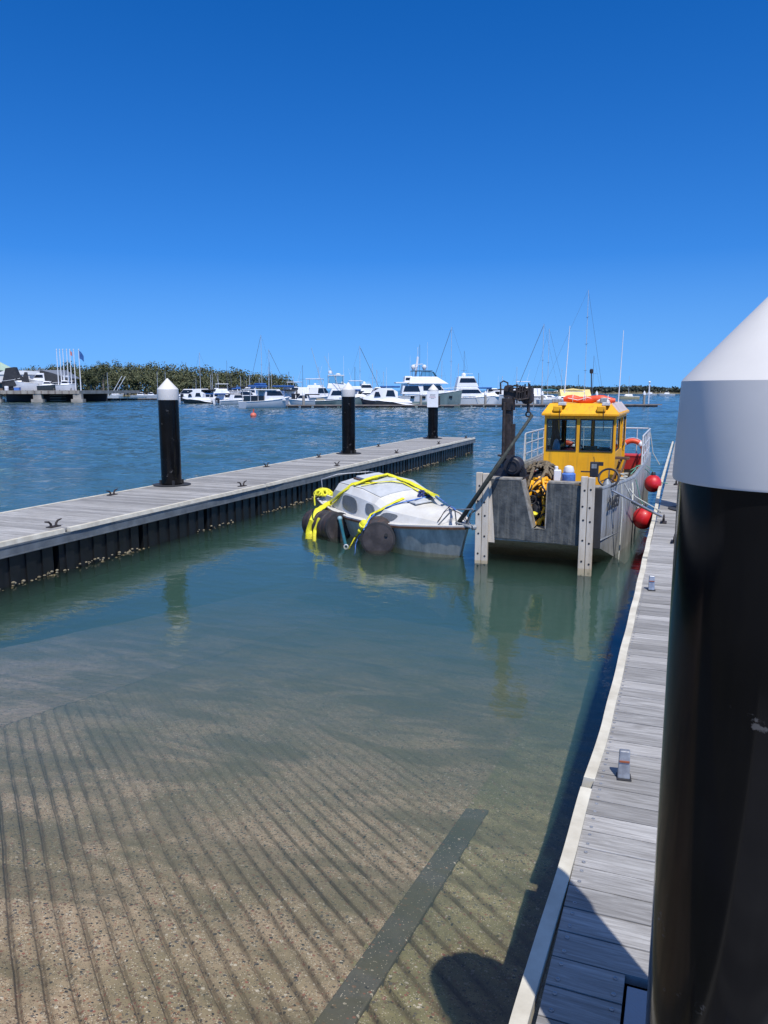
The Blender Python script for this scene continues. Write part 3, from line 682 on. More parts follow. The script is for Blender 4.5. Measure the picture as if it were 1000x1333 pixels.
for q in range(16):
    y = cb[1] + rnd.uniform(-.17, .1); za = z0 + rnd.uniform(-.08, .17); xa = cb[0] + rnd.uniform(.0, .16)
    bm_.tube([(xa, y, za), (xa+.1, y-.03, za+rnd.uniform(-.03, .05)), (xa+.25, y+rnd.uniform(-.03, .03), za+rnd.uniform(-.06, .06))], rnd.uniform(.008, .016), 6)
for q in range(7):
    x = cb[0]+.14+q*.036; bm_.bar((x, cb[1]-.17, z0-.1-rnd.uniform(0, .05)), (x+rnd.uniform(-.02, .02), cb[1]-.17, z0+.14+rnd.uniform(0, .05)), .02, .02)
bm_.tube([(cb[0]-.35, cb[1], z0+.07), (cb[0]+.0, cb[1], z0+.085)], .01, 6)
bm_.build('folded_boom', M_rust, crane, smooth=20)
hk = MB(); hk.tube([(cb[0]+.30, cb[1]-.05, z0-.14), (cb[0]+.31, cb[1]-.05, z0-.28)], .025, 8); hk.torus((cb[0]+.31, cb[1]-.05, z0-.32), .04, .014, Matrix.Rotation(R(90), 3, 'X'), 16, 6); hk.build('hook', M_rust, crane, smooth=True)
# ---- roof gear and antennas belong to the boat
an = MB()
for (px, py, qx, qy, yy) in ((742, 424, 735, 512, 4.1+12.2), (812, 430, 805, 524, 4.4+12.2)):
    a, b = atY(px, py, yy), atY(qx, qy, yy); o = wbt.location
    MB().tube([b - o, (b*.97+a*.03) - o, a - o], [.014, .011, .005], 8).build('whip_antenna', M_white, wbt, smooth=True)
a = atY(770, 486, 18); b = atY(770, 512, 18); o = wbt.location
MB().tube([b-o, a-o], .012, 6).lathe([(.03, 0), (.04, .02), (.04, .08), (.02, .1)], a-o, 10).build('lamp_mast', M_ink, wbt)
MB().lathe([(.10, 0), (.13, .02), (.13, .05), (.05, .09)], (X1-.3, Y0+.3, ZE+.25), 16).build('hatch_dome', M_white, wbt, smooth=True)
MB().box((X1-.35, Y0+.15, ZE+.25), (X1-.22, Y0+.3, ZE+.36)).box((X0+.1, Y0+.2, ZE+.25), (X0+.28, Y0+.36, ZE+.34)).build('horn', M_alu, wbt, bevel=.02)

# ---- loose things aboard
L0 = wbt.location
rt = thing('rescue_tube', 'long orange-red inflated rescue tube lashed across the yellow wheelhouse roof', 'rescue tube', L0 + Vector((-.30, Y0+.45, ZE+.32)))
pts = [(x, .02*math.sin(x*7), .02*math.sin(x*11)) for x in [i*.08 for i in range(14)]]
MB().tube(pts, [.04, .07, .078, .075, .07, .078, .075, .078, .07, .075, .078, .072, .06, .04], 14).build('tube', M_oran, rt, smooth=True)
b = MB(); [b.torus((x, 0, .015), .078, .006, Matrix.Rotation(R(90), 3, 'Y'), 20, 5) for x in (.2, .42, .45, .68, .9)]; b.tube([(.1, -.07, .03), (.3, -.075, -.01), (.5, -.08, .04), (.75, -.075, 0), (.95, -.07, .02)], .007, 5); b.build('lashing', M_white, rt)
def lifebuoy(loc, label, rot=0):
    t = thing('lifebuoy', label, 'lifebuoy', loc, rot, 'orange lifebuoys on the stern rail')
    Mx = Matrix.Rotation(R(90), 3, 'X')
    MB().torus((0, 0, 0), .28, .065, Mx, 40, 12).build('ring', M_oran, t, smooth=True)
    for q in range(4):
        a = R(45 + 90*q); MB().torus((0, 0, 0), .28, .0675, Mx, 5, 12, a-.16, a+.16).build('band', M_white, t, smooth=True)
    b = MB(); b.tube([(.36*math.cos(i*math.pi/12), -.02, .36*math.sin(i*math.pi/12)) for i in range(25)], .007, 5); b.build('grab_line', M_white, t); return t
lifebuoy(tuple(atY(823, 588, 20.82)), 'orange lifebuoy on the stern rail, right of the wheelhouse')
lifebuoy(tuple(atY(737, 590, 20.82)), 'orange lifebuoy seen through the left wheelhouse window')
rb = thing('red_crate', 'red plastic crate on the workboat stern deck below the right lifebuoy', 'crate', tuple(atY(819, 604, 19.6)))
MB().hexa([(-.25, -.2, -.12), (.25, -.2, -.12), (.25, .2, -.12), (-.25, .2, -.12), (-.3, -.24, .2), (.3, -.24, .2), (.3, .24, .2), (-.3, .24, .2)]).build('body', M_red, rb, bevel=.02)
MB().box((-.31, -.25, .20), (.31, .25, .24)).build('rim', M_red, rb, bevel=.01)
MB().box((-.16, -.16, -.75), (.16, .16, -.121)).build('stand', M_deck2, rb)
def fender(loc, label, r=.19, top=None):
    t = thing('ball_fender', label, 'fender', loc, 0, 'red ball fenders between the workboat and right pontoon')
    MB().ball((0, 0, 0), r, 28, 18, (1, 1, 1.06)).build('ball', M_redb, t, smooth=True)
    MB().lathe([(.05, 0), (.045, .05), (.03, .07)], (0, 0, r*1.03), 12).build('eye', M_ink, t, smooth=True)
    MB().tube([(0, 0, r+.06), (-.05, -.02, .32), (-.16, -.05, top or .72)], .008, 5).build('lanyard', M_grope, t); return t
fender((-.63, 14.75, .42), 'large red ball fender hanging nearest the camera beside the walkway')
fender((-.60, 18.0, .70), 'red ball fender farther aft, by the workboat rail', .185, .4)
# ropes from the workboat to the walkway cleat
ct = copy_tree(first); ct.location = (-.24, 12.95, DZ+.005); ct['label'] = 'dark cleat on the walkway where the workboat boom and line end'
sp = thing('boat_hook_pole', 'long grey pole reaching from the workboat bow down to the walkway cleat', 'pole', (-1.03, 12.6, 1.18))
MB().tube([(0, 0, 0), (.76, .36, -.43)], .016, 8).build('shaft', M_steel, sp); MB().tube([(.30, .16, -.19), (.74, .40, -.43)], .02, 8).build('sleeve', M_deck2, sp)
rp = MB()
rp.tube([(-.98, 14.1, 1.2), (-.75, 14.1, .9), (-.6, 14.2, .8), (-.4, 14.3, .68), (-.3, 14.0, .67)], .010, 6)
rp.tube([(-.92, 13.6, 1.2), (-.80, 13.7, .95), (-.78, 13.9, .8), (-.80, 14.2, 1.0), (-.84, 14.5, 1.18)], .010, 6)
rp.tube([(-.92, 13.9, 1.18), (-.78, 14.0, .8), (-.72, 14.4, .66), (-.65, 14.7, .68)], .009, 6)
tag(rp.build('mooring_rope', M_wrope, smooth=True), 'pale green-white rope looped over the workboat side near the red fender', 'rope')
tag(MB().tube([(-.93, 13.18, 1.22), (-.90, 13.20, .8), (-.91, 13.19, .2), (-.92, 13.18, -.05)], .011, 6).build('hanging_rope', M_wrope, smooth=True), 'pale rope hanging straight down the workboat side past the number', 'rope')
tag(MB().tube([(-.93, 15.5, 1.15), (-.86, 15.9, 1.22), (-1.0, 16.4, 1.13), (-.84, 16.9, 1.2), (-.95, 17.4, 1.14), (-.78, 18.2, 1.0), (-.5, 18.5, .68), (-.3, 18.4, .67)], .010, 6).build('mooring_rope', M_grope, smooth=True), 'green rope lying along the workboat gunwale to a walkway cleat', 'rope')
tag(MB().tube([(-.8, 20.3, 1.7), (-.72, 20.4, 1.2), (-.55, 20.5, .9)], .01, 6).build('mooring_rope', M_wrope, smooth=True), 'short white rope hanging off the stern rail toward the water', 'rope')
tag(MB().tube([(-.97, 12.9, 1.25), (-1.0, 13.4, 1.28), (-.93, 14.0, 1.22), (-1.05, 14.3, 1.2), (-.95, 14.8, 1.17), (-1.1, 15.2, 1.18), (-1.0, 15.6, 1.15)], .014, 6).build('mooring_rope', M_wrope, smooth=True), 'pale rope lying along the workboat gunwale beside the deck wheel', 'rope')
# deck wheel
dw = thing('deck_wheel', 'black steering wheel standing on the foredeck locker behind the right post', 'wheel', L0 + Vector((1.0, .55, 1.30)), 0)
Mx = Matrix.Rotation(R(62), 3, 'X')
MB().torus((0, 0, .06), .155, .018, Mx, 32, 8).build('rim', M_ink, dw, smooth=True)
b = MB(); [b.bar((0, 0, .06), Vector((0, 0, .06)) + Mx @ Vector((.15*math.cos(a), .15*math.sin(a), 0)), .02, .012) for a in (R(90), R(210), R(330))]; b.build('spoke', M_ink, dw)
MB().lathe([(.09, -.16), (.07, -.03), (.03, .05)], (-.02, .02, 0), 14).build('pedestal', M_alu, dw, smooth=True)
# echo sounder on its stalk
ds = thing('control_box', 'black handheld control unit on a stalk just left of the foredeck wheel', 'controller', L0 + Vector((.80, .22, 1.30)))
MB().box((-.06, -.03, .10), (.07, .03, .34)).build('body', M_ink, ds, bevel=.012); MB().box((-.035, -.034, .24), (.045, -.031, .31)).build('screen', M_alu, ds)
b = MB(); b.tube([(0, 0, -.15), (0, 0, .1)], .02, 6); b.tube([(.0, 0, .34), (-.01, 0, .42)], .006, 5); b.box((.06, -.01, .28), (.14, .01, .34)); b.box((-.2, -.01, .17), (-.06, .01, .19)); b.build('stalk', M_ink, ds)
jg = thing('water_jug', 'blue water jug with white lid on the foredeck before the yellow wheelhouse', 'jug', L0 + Vector((.36, .62, 1.22)))
MB().lathe([(.09, 0), (.11, .03), (.11, .17), (.08, .2)], (0, 0, 0), 20).build('body', M_bstrap, jg, smooth=True); MB().lathe([(.085, .2), (.09, .22), (.07, .29), (.03, .31)], (0, 0, 0), 20).build('lid', M_white, jg, smooth=True)
pw = thing('white_canister', 'small white plastic canister left of the blue jug on the foredeck', 'canister', L0 + Vector((.17, .66, 1.25)), R(10))
MB().box((-.06, -.05, 0), (.06, .05, .20)).build('body', M_white, pw, bevel=.015); MB().lathe([(.03, .2), (.03, .25), (.02, .26)], (-.02, 0, 0), 12).build('cap', M_white, pw)
wbx = thing('tool_box', 'brown wooden tray holding clutter under the blue jug on the foredeck', 'tray', L0 + Vector((.36, .62, 1.0)))
MB().box((-.30, -.35, .0), (.30, .25, .18)).build('tray', M_brown, wbx, bevel=.01)
b = MB(); b.box((-.26, -.34, .181), (.22, -.1, .215)); b.tube([(-.2, -.28, .23), (.2, -.2, .24)], .02, 6); b.build('slat', mat('yellow_ochre_wood', (.55, .34, .08), rough=.7), wbx)
b = MB(); b.box((-.24, .05, .181), (-.20, .09, .42)); b.build('post', M_yel, wbx); MB().box((-.30, -.30, -.5), (.30, .2, -.002)).build('stand', M_ink, wbx)
fc = thing('folded_frame', 'brown folded frame leaning on the side deck right of the yellow wheelhouse', 'frame', atY(797, 628, 15.2))
b = MB(); b.bar((-.02, 0, 0), (.12, .5, .42), .03, .04); b.bar((.10, 0, 0), (.2, .45, .42), .03, .04); b.bar((.02, .25, .2), (.18, .25, .2), .03, .03); b.bar((.0, .55, .02), (.1, .2, .40), .03, .04); b.build('leg', M_brown, fc); MB().box((.0, .40, .41), (.26, .62, .45)).build('seat', M_brown, fc)
# heap of rope, straps and lift bags in the well
def heap(name, label, cat, c, rx, ry, rz, n, m, r, seed, part, loops=.25):
    t = thing(name, label, cat, c, 0); rnd = random.Random(seed)
    b = MB()
    for i in range(n):
        th, ph = rnd.uniform(0, 6.28), rnd.uniform(.1, 1.4)
        p = Vector((rx*math.cos(th)*math.cos(ph), ry*math.sin(th)*math.cos(ph), rz*math.sin(ph)))
        pts = []; d = Vector((rnd.uniform(-1, 1), rnd.uniform(-1, 1), rnd.uniform(-.5, .5))).normalized(); 
        for q in range(9):
            pts.append(p.copy()); d = (d + Vector((rnd.uniform(-.5, .5), rnd.uniform(-.5, .5), rnd.uniform(-.3, .1)))).normalized()
            p = p + d*loops*.3
            s = math.sqrt((p.x/rx)**2 + (p.y/ry)**2 + (p.z/rz)**2)
            if s > 1.0: p = p / s
            p.z = max(p.z, .01)
        b.tube(pts, r*rnd.uniform(.7, 1.2), 6)
    o = b.build(part, m, t, smooth=True); o['kind'] = 'stuff'; return t
h1 = heap('rope_heap', 'heap of coiled olive rope on top of the load in the workboat well', 'rope heap', L0 + Vector((-.14, 1.0, .85)), .44, .5, .70, 80, M_rope, .024, 3, 'rope', .6)
MB().ball((0, 0, .2), 1, 14, 8, (.30, .36, .34)).build('core', M_ink, h1, smooth=True)
h2 = heap('strap_heap', 'tangle of yellow and black lifting straps in the bow notch', 'straps', L0 + Vector((-.10, .62, .55)), .36, .42, .78, 44, M_yel, .030, 5, 'strap', .3)
b = MB(); rnd = random.Random(8)
MB().ball((0, 0, .12), 1, 14, 8, (.27, .30, .42)).build('dark_core', M_ink, h2, smooth=True)
for i in range(16):
    p = Vector((rnd.uniform(-.24, .24), rnd.uniform(-.35, .0), rnd.uniform(.08, .5)))
    b.ball(p, rnd.uniform(.03, .07), 8, 6, (1.4, 1, .7))
b.build('webbing_bundle', M_ystrap, h2, smooth=True)['kind'] = 'stuff'
b = MB()
for i in range(34):
    p = Vector((rnd.uniform(-.3, .25), rnd.uniform(-.42, -.1), rnd.uniform(.03, .7)))
    b.torus(p, rnd.uniform(.04, .09), .014, Euler((rnd.uniform(0, 3), rnd.uniform(0, 3), 0)).to_matrix(), 14, 5)
b.build('shackle', M_ink, h2, smooth=True)['kind'] = 'stuff'
pb = thing('pink_buoy', 'small faded pink buoy behind the rope heap by the crane', 'buoy', L0 + Vector((-.42, 1.25, 1.30)))
MB().ball((0, 0, 0), .13, 16, 10, (1.1, 1, .8)).build('float', mat('faded_pink', (.75, .12, .14), rough=.5), pb, smooth=True); MB().torus((0, 0, .11), .03, .01, None, 12, 5).build('eye', M_ink, pb)
# ================================================================== salvaged sailing boat
M_shull = mat('weathered_blue_grey_hull', (.62, .59, .49), (.34, .34, .29), rough=.7, scale=6, stretch=(1, 1, .45), bump=.12, bscale=14, lo=.35, hi=.65, streak=(.52, .50, .42))
M_sdeck = mat('off_white_deck', (.68, .67, .64), (.55, .53, .48), rough=.5, scale=2, bump=.08)
M_sroof = mat('pale_grey_cabin_top', (.56, .58, .60), (.42, .44, .45), rough=.55, scale=3, bump=.1, bscale=50)
M_swin = mat('cloudy_grey_window', (.16, .17, .175), (.10, .105, .11), rough=.35, scale=16, stretch=(6, 1, 1), bump=0)
M_drum = mat('rubber_drum', (.045, .04, .04), (.018, .017, .018), rough=.6, scale=7, bump=.25, bscale=22, streak=(.09, .045, .03))
M_stain = mat('drum_end', (.07, .06, .06), (.03, .026, .028), rough=.65, scale=4, bump=.3, bscale=14, lo=.4, hi=.6)
sb = thing('sailing_boat', 'half-sunk small sailing boat with grey hull, white cabin and yellow straps, between pontoon and workboat', 'sailing boat', (-5.03, 13.60, .10), R(-39), rx=R(5), ry=R(3.0)); sb.scale = (.87, .87, .87)
stn = [(-2.55, .72, .36), (-2.0, .86, .36), (-1.2, .98, .37), (-.3, 1.04, .40), (.6, .97, .45), (1.4, .74, .52), (2.0, .46, .58), (2.45, .20, .62), (2.68, .03, .64)]
secs = []
for x, hb, zd in stn:
    fwd = max(0, (x-.6)/2.1); zk = -.34 + .20*fwd**2.2; xk = x - .55*fwd**1.5
    def s_(f, xs=x, xk=xk): return xs + (xk-xs)*f
    secs.append([(s_(1), -.02, zk), (s_(.75), -hb*.50, zk+.08), (s_(.5), -hb*.86, zk*.4+.03), (s_(.2), -hb*.97, zd*.62), (x, -hb, zd), (x, hb, zd), (s_(.2), hb*.97, zd*.62), (s_(.5), hb*.86, zk*.4+.03), (s_(.75), hb*.50, zk+.08), (s_(1), .02, zk)])
MB().loft(secs).build('hull', M_shull, sb, smooth=35)
b = MB()
for s in (-1, 1): b.loft([[(x, s*(hb+.012), zd-.045), (x, s*(hb+.03), zd-.04), (x, s*(hb+.03), zd+.0), (x, s*(hb-.05), zd+.012), (x, s*(hb-.05), zd-.02)] for x, hb, zd in stn])
b.build('rub_rail', M_brown, sb, smooth=30)
b = MB()
for s in (-1, 1): b.loft([[(x, s*(hb+.018), zd+.0015), (x, s*(hb+.02), zd+.03), (x, s*(hb-.03), zd+.035), (x, s*(hb-.03), zd+.014)] for x, hb, zd in stn])
b.build('toe_rail', M_sdeck, sb, smooth=30)
MB().loft([[(x, -(hb-.05), zd+.004), (x, hb-.05, zd+.004), (x, hb-.05, zd+.02), (x, 0, zd+.045), (x, -(hb-.05), zd+.02)] for x, hb, zd in stn[:-1]]).build('deck', M_sdeck, sb, smooth=40)
# cabin trunk: wide aft, narrowing to the foredeck
cab = [(-1.60, .80, .68, .40, .80), (-1.40, .84, .70, .40, .95), (-.3, .90, .70, .42, .99), (.35, .86, .62, .45, .90), (.55, .82, .58, .46, .80), (1.1, .68, .44, .49, .76), (1.65, .48, .30, .54, .72), (2.15, .28, .16, .58, .67)]
secs = [[(x, -wb_, z0), (x, -(wb_*.35+wt*.65)-.02, z0+(z1-z0)*.72), (x, -wt+.03, z1-.015), (x, -wt*.5, z1+.03), (x, 0, z1+.045), (x, wt*.5, z1+.03), (x, wt-.03, z1-.015), (x, (wb_*.35+wt*.65)+.02, z0+(z1-z0)*.72), (x, wb_, z0)] for x, wb_, wt, z0, z1 in cab]
MB().loft(secs).build('cabin', M_sdeck, sb, smooth=14)
b = MB(); b.loft([[(x, -wt*.92, z1+.004), (x, -wt*.5, z1+.045), (x, 0, z1+.062), (x, wt*.5, z1+.045), (x, wt*.92, z1+.004), (x, 0, z1-.0)] for x, wb_, wt, z0, z1 in cab[1:4]]).build('cabin_top', M_sroof, sb, smooth=30)
b = MB(); b.box((.75, -.2, .82), (1.15, .2, .855)); b.build('fore_hatch', M_sroof, sb, bevel=.01)
b = MB(); b.bar((-1.3, -.33, 1.02), (-.3, -.36, 1.05), .03, .03); b.bar((-1.3, .33, 1.02), (-.3, .36, 1.05), .03, .03); b.build('hatch_slide', M_brown, sb)
b = MB(); b.box((-1.25, -.30, .98), (-.35, .30, 1.08)); b.build('sliding_hatch', M_sroof, sb, bevel=.01)
# cockpit coaming
b = MB(); b.bar((-2.45, -.62, .43), (-1.4, -.74, .50), .04, .16); b.bar((-2.45, .62, .43), (-1.4, .74, .50), .04, .16); b.build('coaming', M_sdeck, sb)
MB().box((-2.4, -.45, .385), (-1.5, .45, .40)).build('cockpit_sole', M_ink, sb)
def side_win(xa, xb, za, zb, slope):
    # rounded pane lying on the slanted cabin side
    def pt(x, f):
        for c0, c1 in zip(cab, cab[1:]):
            if x <= c1[0]:
                u = (x-c0[0])/(c1[0]-c0[0]); wb_, wt, z0, z1 = [c0[i]+(c1[i]-c0[i])*u for i in (1, 2, 3, 4)]; break
        ym = wb_*.35+wt*.65+.02; zm = z0+(z1-z0)*.72; u = f
        return Vector((x, -(wb_+(ym-wb_)*u) - .012, z0+(zm-z0)*u))
    P = []
    n = 20; cx_, hx = (xa+xb)/2, (xb-xa)/2
    for q in range(n):
        a = 2*math.pi*q/n; c_, s__ = math.cos(a), math.sin(a)
        e_ = 3.2; r_ = (abs(c_)**e_+abs(s__)**e_)**(-1/e_)
        P.append(pt(cx_+hx*c_*r_ + slope*s__*r_*.1, (za+zb)/2+(zb-za)/2*s__*r_))
    m = MB(); m.add(P + [p + Vector((0, .02, 0)) for p in P], [tuple(range(n)), tuple(range(2*n-1, n-1, -1))] + [(i, (i+1) % n, n+(i+1) % n, n+i) for i in range(n)])
    m.build('window', M_swin, sb)
side_win(-.95, -.22, .12, .92, -.6); side_win(.10, .42, .30, .92, -.5); side_win(.62, 1.05, .15, .85, .6)
# stern pushpit and bow pulpit
b = MB()
b.tube([(-2.45, -.62, .38), (-2.5, -.60, .85), (-2.45, -.2, .92), (-2.3, .60, .90), (-1.6, .80, .88), (-1.2, .85, .42)], .014, 6); b.tube([(-2.5, .55, .38), (-2.45, .58, .9)], .014, 6); b.tube([(-1.75, .78, .4), (-1.75, .78, .88)], .012, 6)
b.build('pushpit', M_steel, sb, smooth=True)
b = MB(); b.tube([(2.1, -.30, .6), (2.5, -.22, .98), (2.85, 0, 1.02), (2.5, .22, .98), (2.1, .30, .6)], .014, 6); b.tube([(2.62, 0, .62), (2.85, 0, 1.02)], .014, 6); b.tube([(2.45, -.1, .64), (2.55, -.2, .98)], .012, 6)
b.build('pulpit', M_steel, sb, smooth=True)
MB().box((2.35, -.07, .655), (2.85, .07, .69)).lathe([(.05, -.04), (.05, .04)], (2.86, 0, .67), 10, 'Y').build('bow_roller', M_alu, sb, bevel=.01)
b = MB(); b.box((-1.9, .0, .42), (-1.75, .14, .62)); b.lathe([(.05, 0), (.06, .1), (.04, .16)], (-2.05, .2, .42), 12); b.build('winch', M_alu, sb)
bpy.context.view_layer.update()
def hit(px, py, off=.015, Y=None):
    dg = bpy.context.evaluated_depsgraph_get()
    d = ray(px, py).normalized(); ok, loc, nrm, idx, ob, mtx = S.ray_cast(dg, Vector((0, 0, H)), d)
    if ok and loc.length < 30 and loc.z > -.02 and (Y is None or loc.y < Y + 2):
        if nrm.dot(d) > 0: nrm = -nrm
        return loc + nrm*off
    return atY(px, py, Y if Y else 13)
def strap(name, label, m, pts, w=.05, th=.012, group=None, Y=13):
    P = []
    for p in pts:
        P.append(hit(p[0], p[1], .02, Y) if len(p) == 2 else Vector(p))
    Q = [P[0]]
    for a, b_ in zip(P, P[1:]):
        n = max(1, int((b_-a).length/.12))
        for q in range(1, n+1): Q.append(a + (b_-a)*q/n)
    rnd = random.Random(len(pts)); Q = [q + Vector((rnd.uniform(-.006, .006), rnd.uniform(-.006, .006), rnd.uniform(0, .008))) for q in Q]
    o = MB().tube(Q, [w*rnd.uniform(.8, 1.15)/2 for _ in Q], 8, True, .35).build(name, m, None, smooth=True)
    return tag(o, label, 'strap', group)
# drums: closed rubber-black salvage floats lashed along the near side
def drum(loc, rz, rx, L_, r, label):
    t = thing('salvage_drum', label, 'drum', loc, rz, 'black salvage drums lashed to the sailing boat', rx)
    prof = [(r*.93, -L_/2), (r, -L_/2+.03)]
    for q in range(1, 4): z = -L_/2 + L_*q/4; prof += [(r, z-.02), (r+.012, z), (r, z+.02)]
    prof += [(r, L_/2-.03), (r*.93, L_/2)]
    MB().lathe(prof, (0, 0, 0), 36, 'Y').build('barrel', M_drum, t, smooth=30)
    MB().lathe([(r*.97, -L_/2-.008), (r+.014, -L_/2-.002), (r+.014, -L_/2+.022), (r*.97, -L_/2+.026)], (0, 0, 0), 36, 'Y').build('rim', M_dark, t, smooth=30)
    MB().lathe([(r*.92, -L_/2-.012), (r*.92, -L_/2+.0)], (0, 0, 0), 36, 'Y').build('end_plate', M_stain, t, smooth=30)
    MB().lathe([(.03, 0), (.03, .03), (.02, .035)], (r*.5, -L_/2-.035, r*.3), 10, 'Y').build('bung', M_dark, t)
    return t
bpy.context.view_layer.update()
d1 = drum(tuple(atY(493, 701, 12.15) + Vector((-.11, .28, 0))), R(19), R(3), .60, .29, 'black salvage drum at the sailing boat mid side, round end facing the camera')
d2 = drum((-6.42, 13.35, .15), R(58), R(-2), .95, .285, 'black ribbed salvage drum under the sailing boat stern quarter')
bpy.context.view_layer.update()
g = 'yellow straps over the sailing boat'
strap('lifting_strap', 'broad yellow strap running from the stern drum up over the cabin top', M_ystrap, [tuple(atz(402, 702, -.1)), (404, 690), (407, 678), (415, 665), (430, 655), (445, 642), (458, 632), (475, 626), (492, 624)], .12, group=g)
strap('lifting_strap', 'second yellow strap beside the broad one, from the stern drum to the cabin edge', M_ystrap, [tuple(atz(409, 705, -.1)), (411, 690), (416, 676), (424, 664), (438, 652), (452, 638), (470, 630), (490, 628)], .06, group=g)
strap('lifting_strap', 'twisted yellow strap bunched along the top of the cabin', M_ystrap, [(462, 632), (478, 625), (490, 622), (504, 619.5), (518, 622), (530, 628), (542, 634), (556, 641), (566, 645)], .17, group=g)
strap('lifting_strap', 'thin yellow strap hanging behind the twisted one on the cabin', M_ystrap, [(470, 634), (490, 628), (510, 628), (525, 630), (540, 638), (555, 646)], .05, group=g)
strap('lifting_strap', 'knotted yellow strap going down the hull side to the middle drum', M_ystrap, [(525, 650), (512, 656), (497, 664), (484, 670), (478, 680), (474, 688), (468, 694), (463, 700), tuple(atz(455, 713, -.05))], .075, group=g)
kn = MB(); c_ = hit(476, 684, .04, 12.6); kn.ball(c_, .07, 12, 8, (1.1, .8, 1.3)); kn.ball(c_+Vector((-.07, 0, -.12)), .05, 10, 8); kn.torus(c_, .07, .02, Euler((.6, .3, 0)).to_matrix(), 16, 6)
tag(kn.build('strap_knot', M_ystrap, None, smooth=True), 'yellow knot in the strap above the middle drum', 'knot')
strap('blue_strap', 'light blue strap from the cabin front down the hull to the water', M_bstrap, [(558, 648), (540, 652), (524, 655), (505, 661), (490, 668), (482, 676), (474, 690), (466, 702), (463, 712), tuple(atz(462, 722, -.08))], .055)
strap('blue_strap', 'blue strap hanging from the cabin top toward the bow pulpit', M_bstrap, [(545, 643), (556, 645), (568, 646), (576, 652), (584, 660), (592, 664)], .06)
bl = heap('blue_rope_coil', 'dark blue coiled rope on the forward end of the cabin top', 'rope', hit(553, 646, .0, 12.6), .22, .16, .10, 12, mat('navy_rope', (.02, .035, .16), rough=.8), .018, 4, 'coil', .3)
yb = heap('strap_bundle', 'bright yellow bundle of strap piled on the sailing boat stern', 'straps', hit(421, 643, -.02, 14.5), .20, .16, .13, 18, M_ystrap, .024, 6, 'bundle', .3)
strap('hanging_strap', 'thin yellow line hanging off the sailing boat stern', M_ystrap, [(412, 640), (409, 648), (410, 658)], .025)
# teal shackle bar between drum and hull
a_, b_ = hit(441, 676, .04, 12.9), atz(451, 714, -.03)
rs = thing('turnbuckle', 'teal ratchet strap with shackle between the two black drums', 'turnbuckle', tuple(a_))
MB().tube([(0, 0, 0), (b_-a_)*.9], [.032, .028], 8).build('webbing', mat('teal_strap', (.02, .13, .17), (.01, .08, .11), rough=.5), rs, smooth=True)
MB().ball((0, 0, .02), .05, 10, 8).build('shackle', mat('pale_blue_metal', (.3, .45, .5), rough=.4), rs, smooth=True); MB().torus((b_-a_)*.95, .04, .012, Matrix.Rotation(R(80), 3, 'X'), 14, 6).build('hook', M_rail, rs)
# dark lifting sling from the crane hook down to the bow
hk_ = L0 + Vector((cb[0]+.37, cb[1]-.05, z0-.34)); bw = sb.matrix_world @ Vector((2.38, 0, .67))
Q = []
mid = atY(648, 606, 11.3)
for q in range(15):
    u = q/14; p = hk_*(1-u)**2 + mid*2*u*(1-u) + bw*u*u; Q.append(p)
o = MB().tube(Q, [.026 if q < 6 else .036 for q in range(15)], 8).build('lifting_sling', mat('dark_green_sling', (.055, .062, .05), (.025, .028, .024), rough=.8, scale=20, bump=.4), None, smooth=True)
tag(o, 'dark sling running from the crane hook down to the sailing boat bow', 'sling')
tag(MB().tube([sb.matrix_world @ Vector((2.6, 0, .67)), Vector((-3.2, 12.1, .75)), Vector((-3.0, 12.12, .9))], .012, 6).build('bow_line', M_rope, None, smooth=True), 'short line tying the sailing boat bow to the left fender post', 'rope')
strap('stay_wire', 'thin stay wire lying down the sailing boat foredeck', M_rust, [(587, 658), (578, 668), (571, 680)], .018)
# ================================================================== marina, wharf and far shores
M_blue = mat('blue_canvas', (.03, .13, .38), (.02, .08, .26), rough=.8, scale=2)
M_teal = mat('teal_canvas', (.02, .15, .20), rough=.8, scale=2)
M_bdark = mat('dark_canvas', (.025, .028, .035), (.012, .014, .02), rough=.8, scale=1)
M_ycan = mat('pale_yellow_canvas', (.80, .62, .26), (.70, .52, .2), rough=.8, scale=.6)
M_hgrey = mat('grey_green_hull_paint', (.20, .27, .27), (.14, .20, .20), rough=.35, scale=.6, bump=0)
M_hnavy = mat('dark_hull_paint', (.04, .06, .075), rough=.3, bump=0)
M_hwhite = mat('white_hull_paint', (.74, .75, .76), (.62, .64, .66), rough=.4, scale=.4, bump=0)
M_mast = mat('mast_aluminium', (.62, .63, .65), rough=.4, metal=.3, bump=0)
M_stay = mat('rigging_wire', (.10, .11, .13), rough=.5, bump=0)
M_conc = mat('wharf_concrete', (.40, .37, .32), (.24, .22, .19), rough=.9, scale=.5, bump=.2, bscale=3)
M_wood2 = mat('marina_planks', (.26, .22, .19), (.15, .13, .12), rough=.9, scale=1)
def base(px, py): p = atz(px, py, 0); return Vector((p.x, p.y, 0))
def yacht_hull(t, L, B, zs, zb, m, keel=None, rake=.10, n=9):
    st = []
    for i in range(n):
        u = i/(n-1); x = -L/2 + L*u
        hb = B/2*(.86 + .14*math.sin(u*2.2)) if u < .45 else B/2*math.cos((u-.45)/.55*math.pi/2)**.7 + .02
        zd = zs + (zb-zs)*u**1.8
        xk = x - L*rake*max(0, u-.5)*2*u
        st.append([(xk, -hb*.55, -.4), (x*(1-0)+(xk-x)*.55, -hb*.86, .15), (x, -hb, zd), (x, hb, zd), (x*(1-0)+(xk-x)*.55, hb*.86, .15), (xk, hb*.55, -.4)])
    o = MB().loft(st).build('hull', m, t, smooth=30)
    b = MB()
    for s in (-1, 1): b.tube([(p[3][0], s*(abs(p[3][1])+.01), p[3][2]) for p in st], .05, 6)
    b.build('rub_rail', M_white, t, smooth=True)
    return st
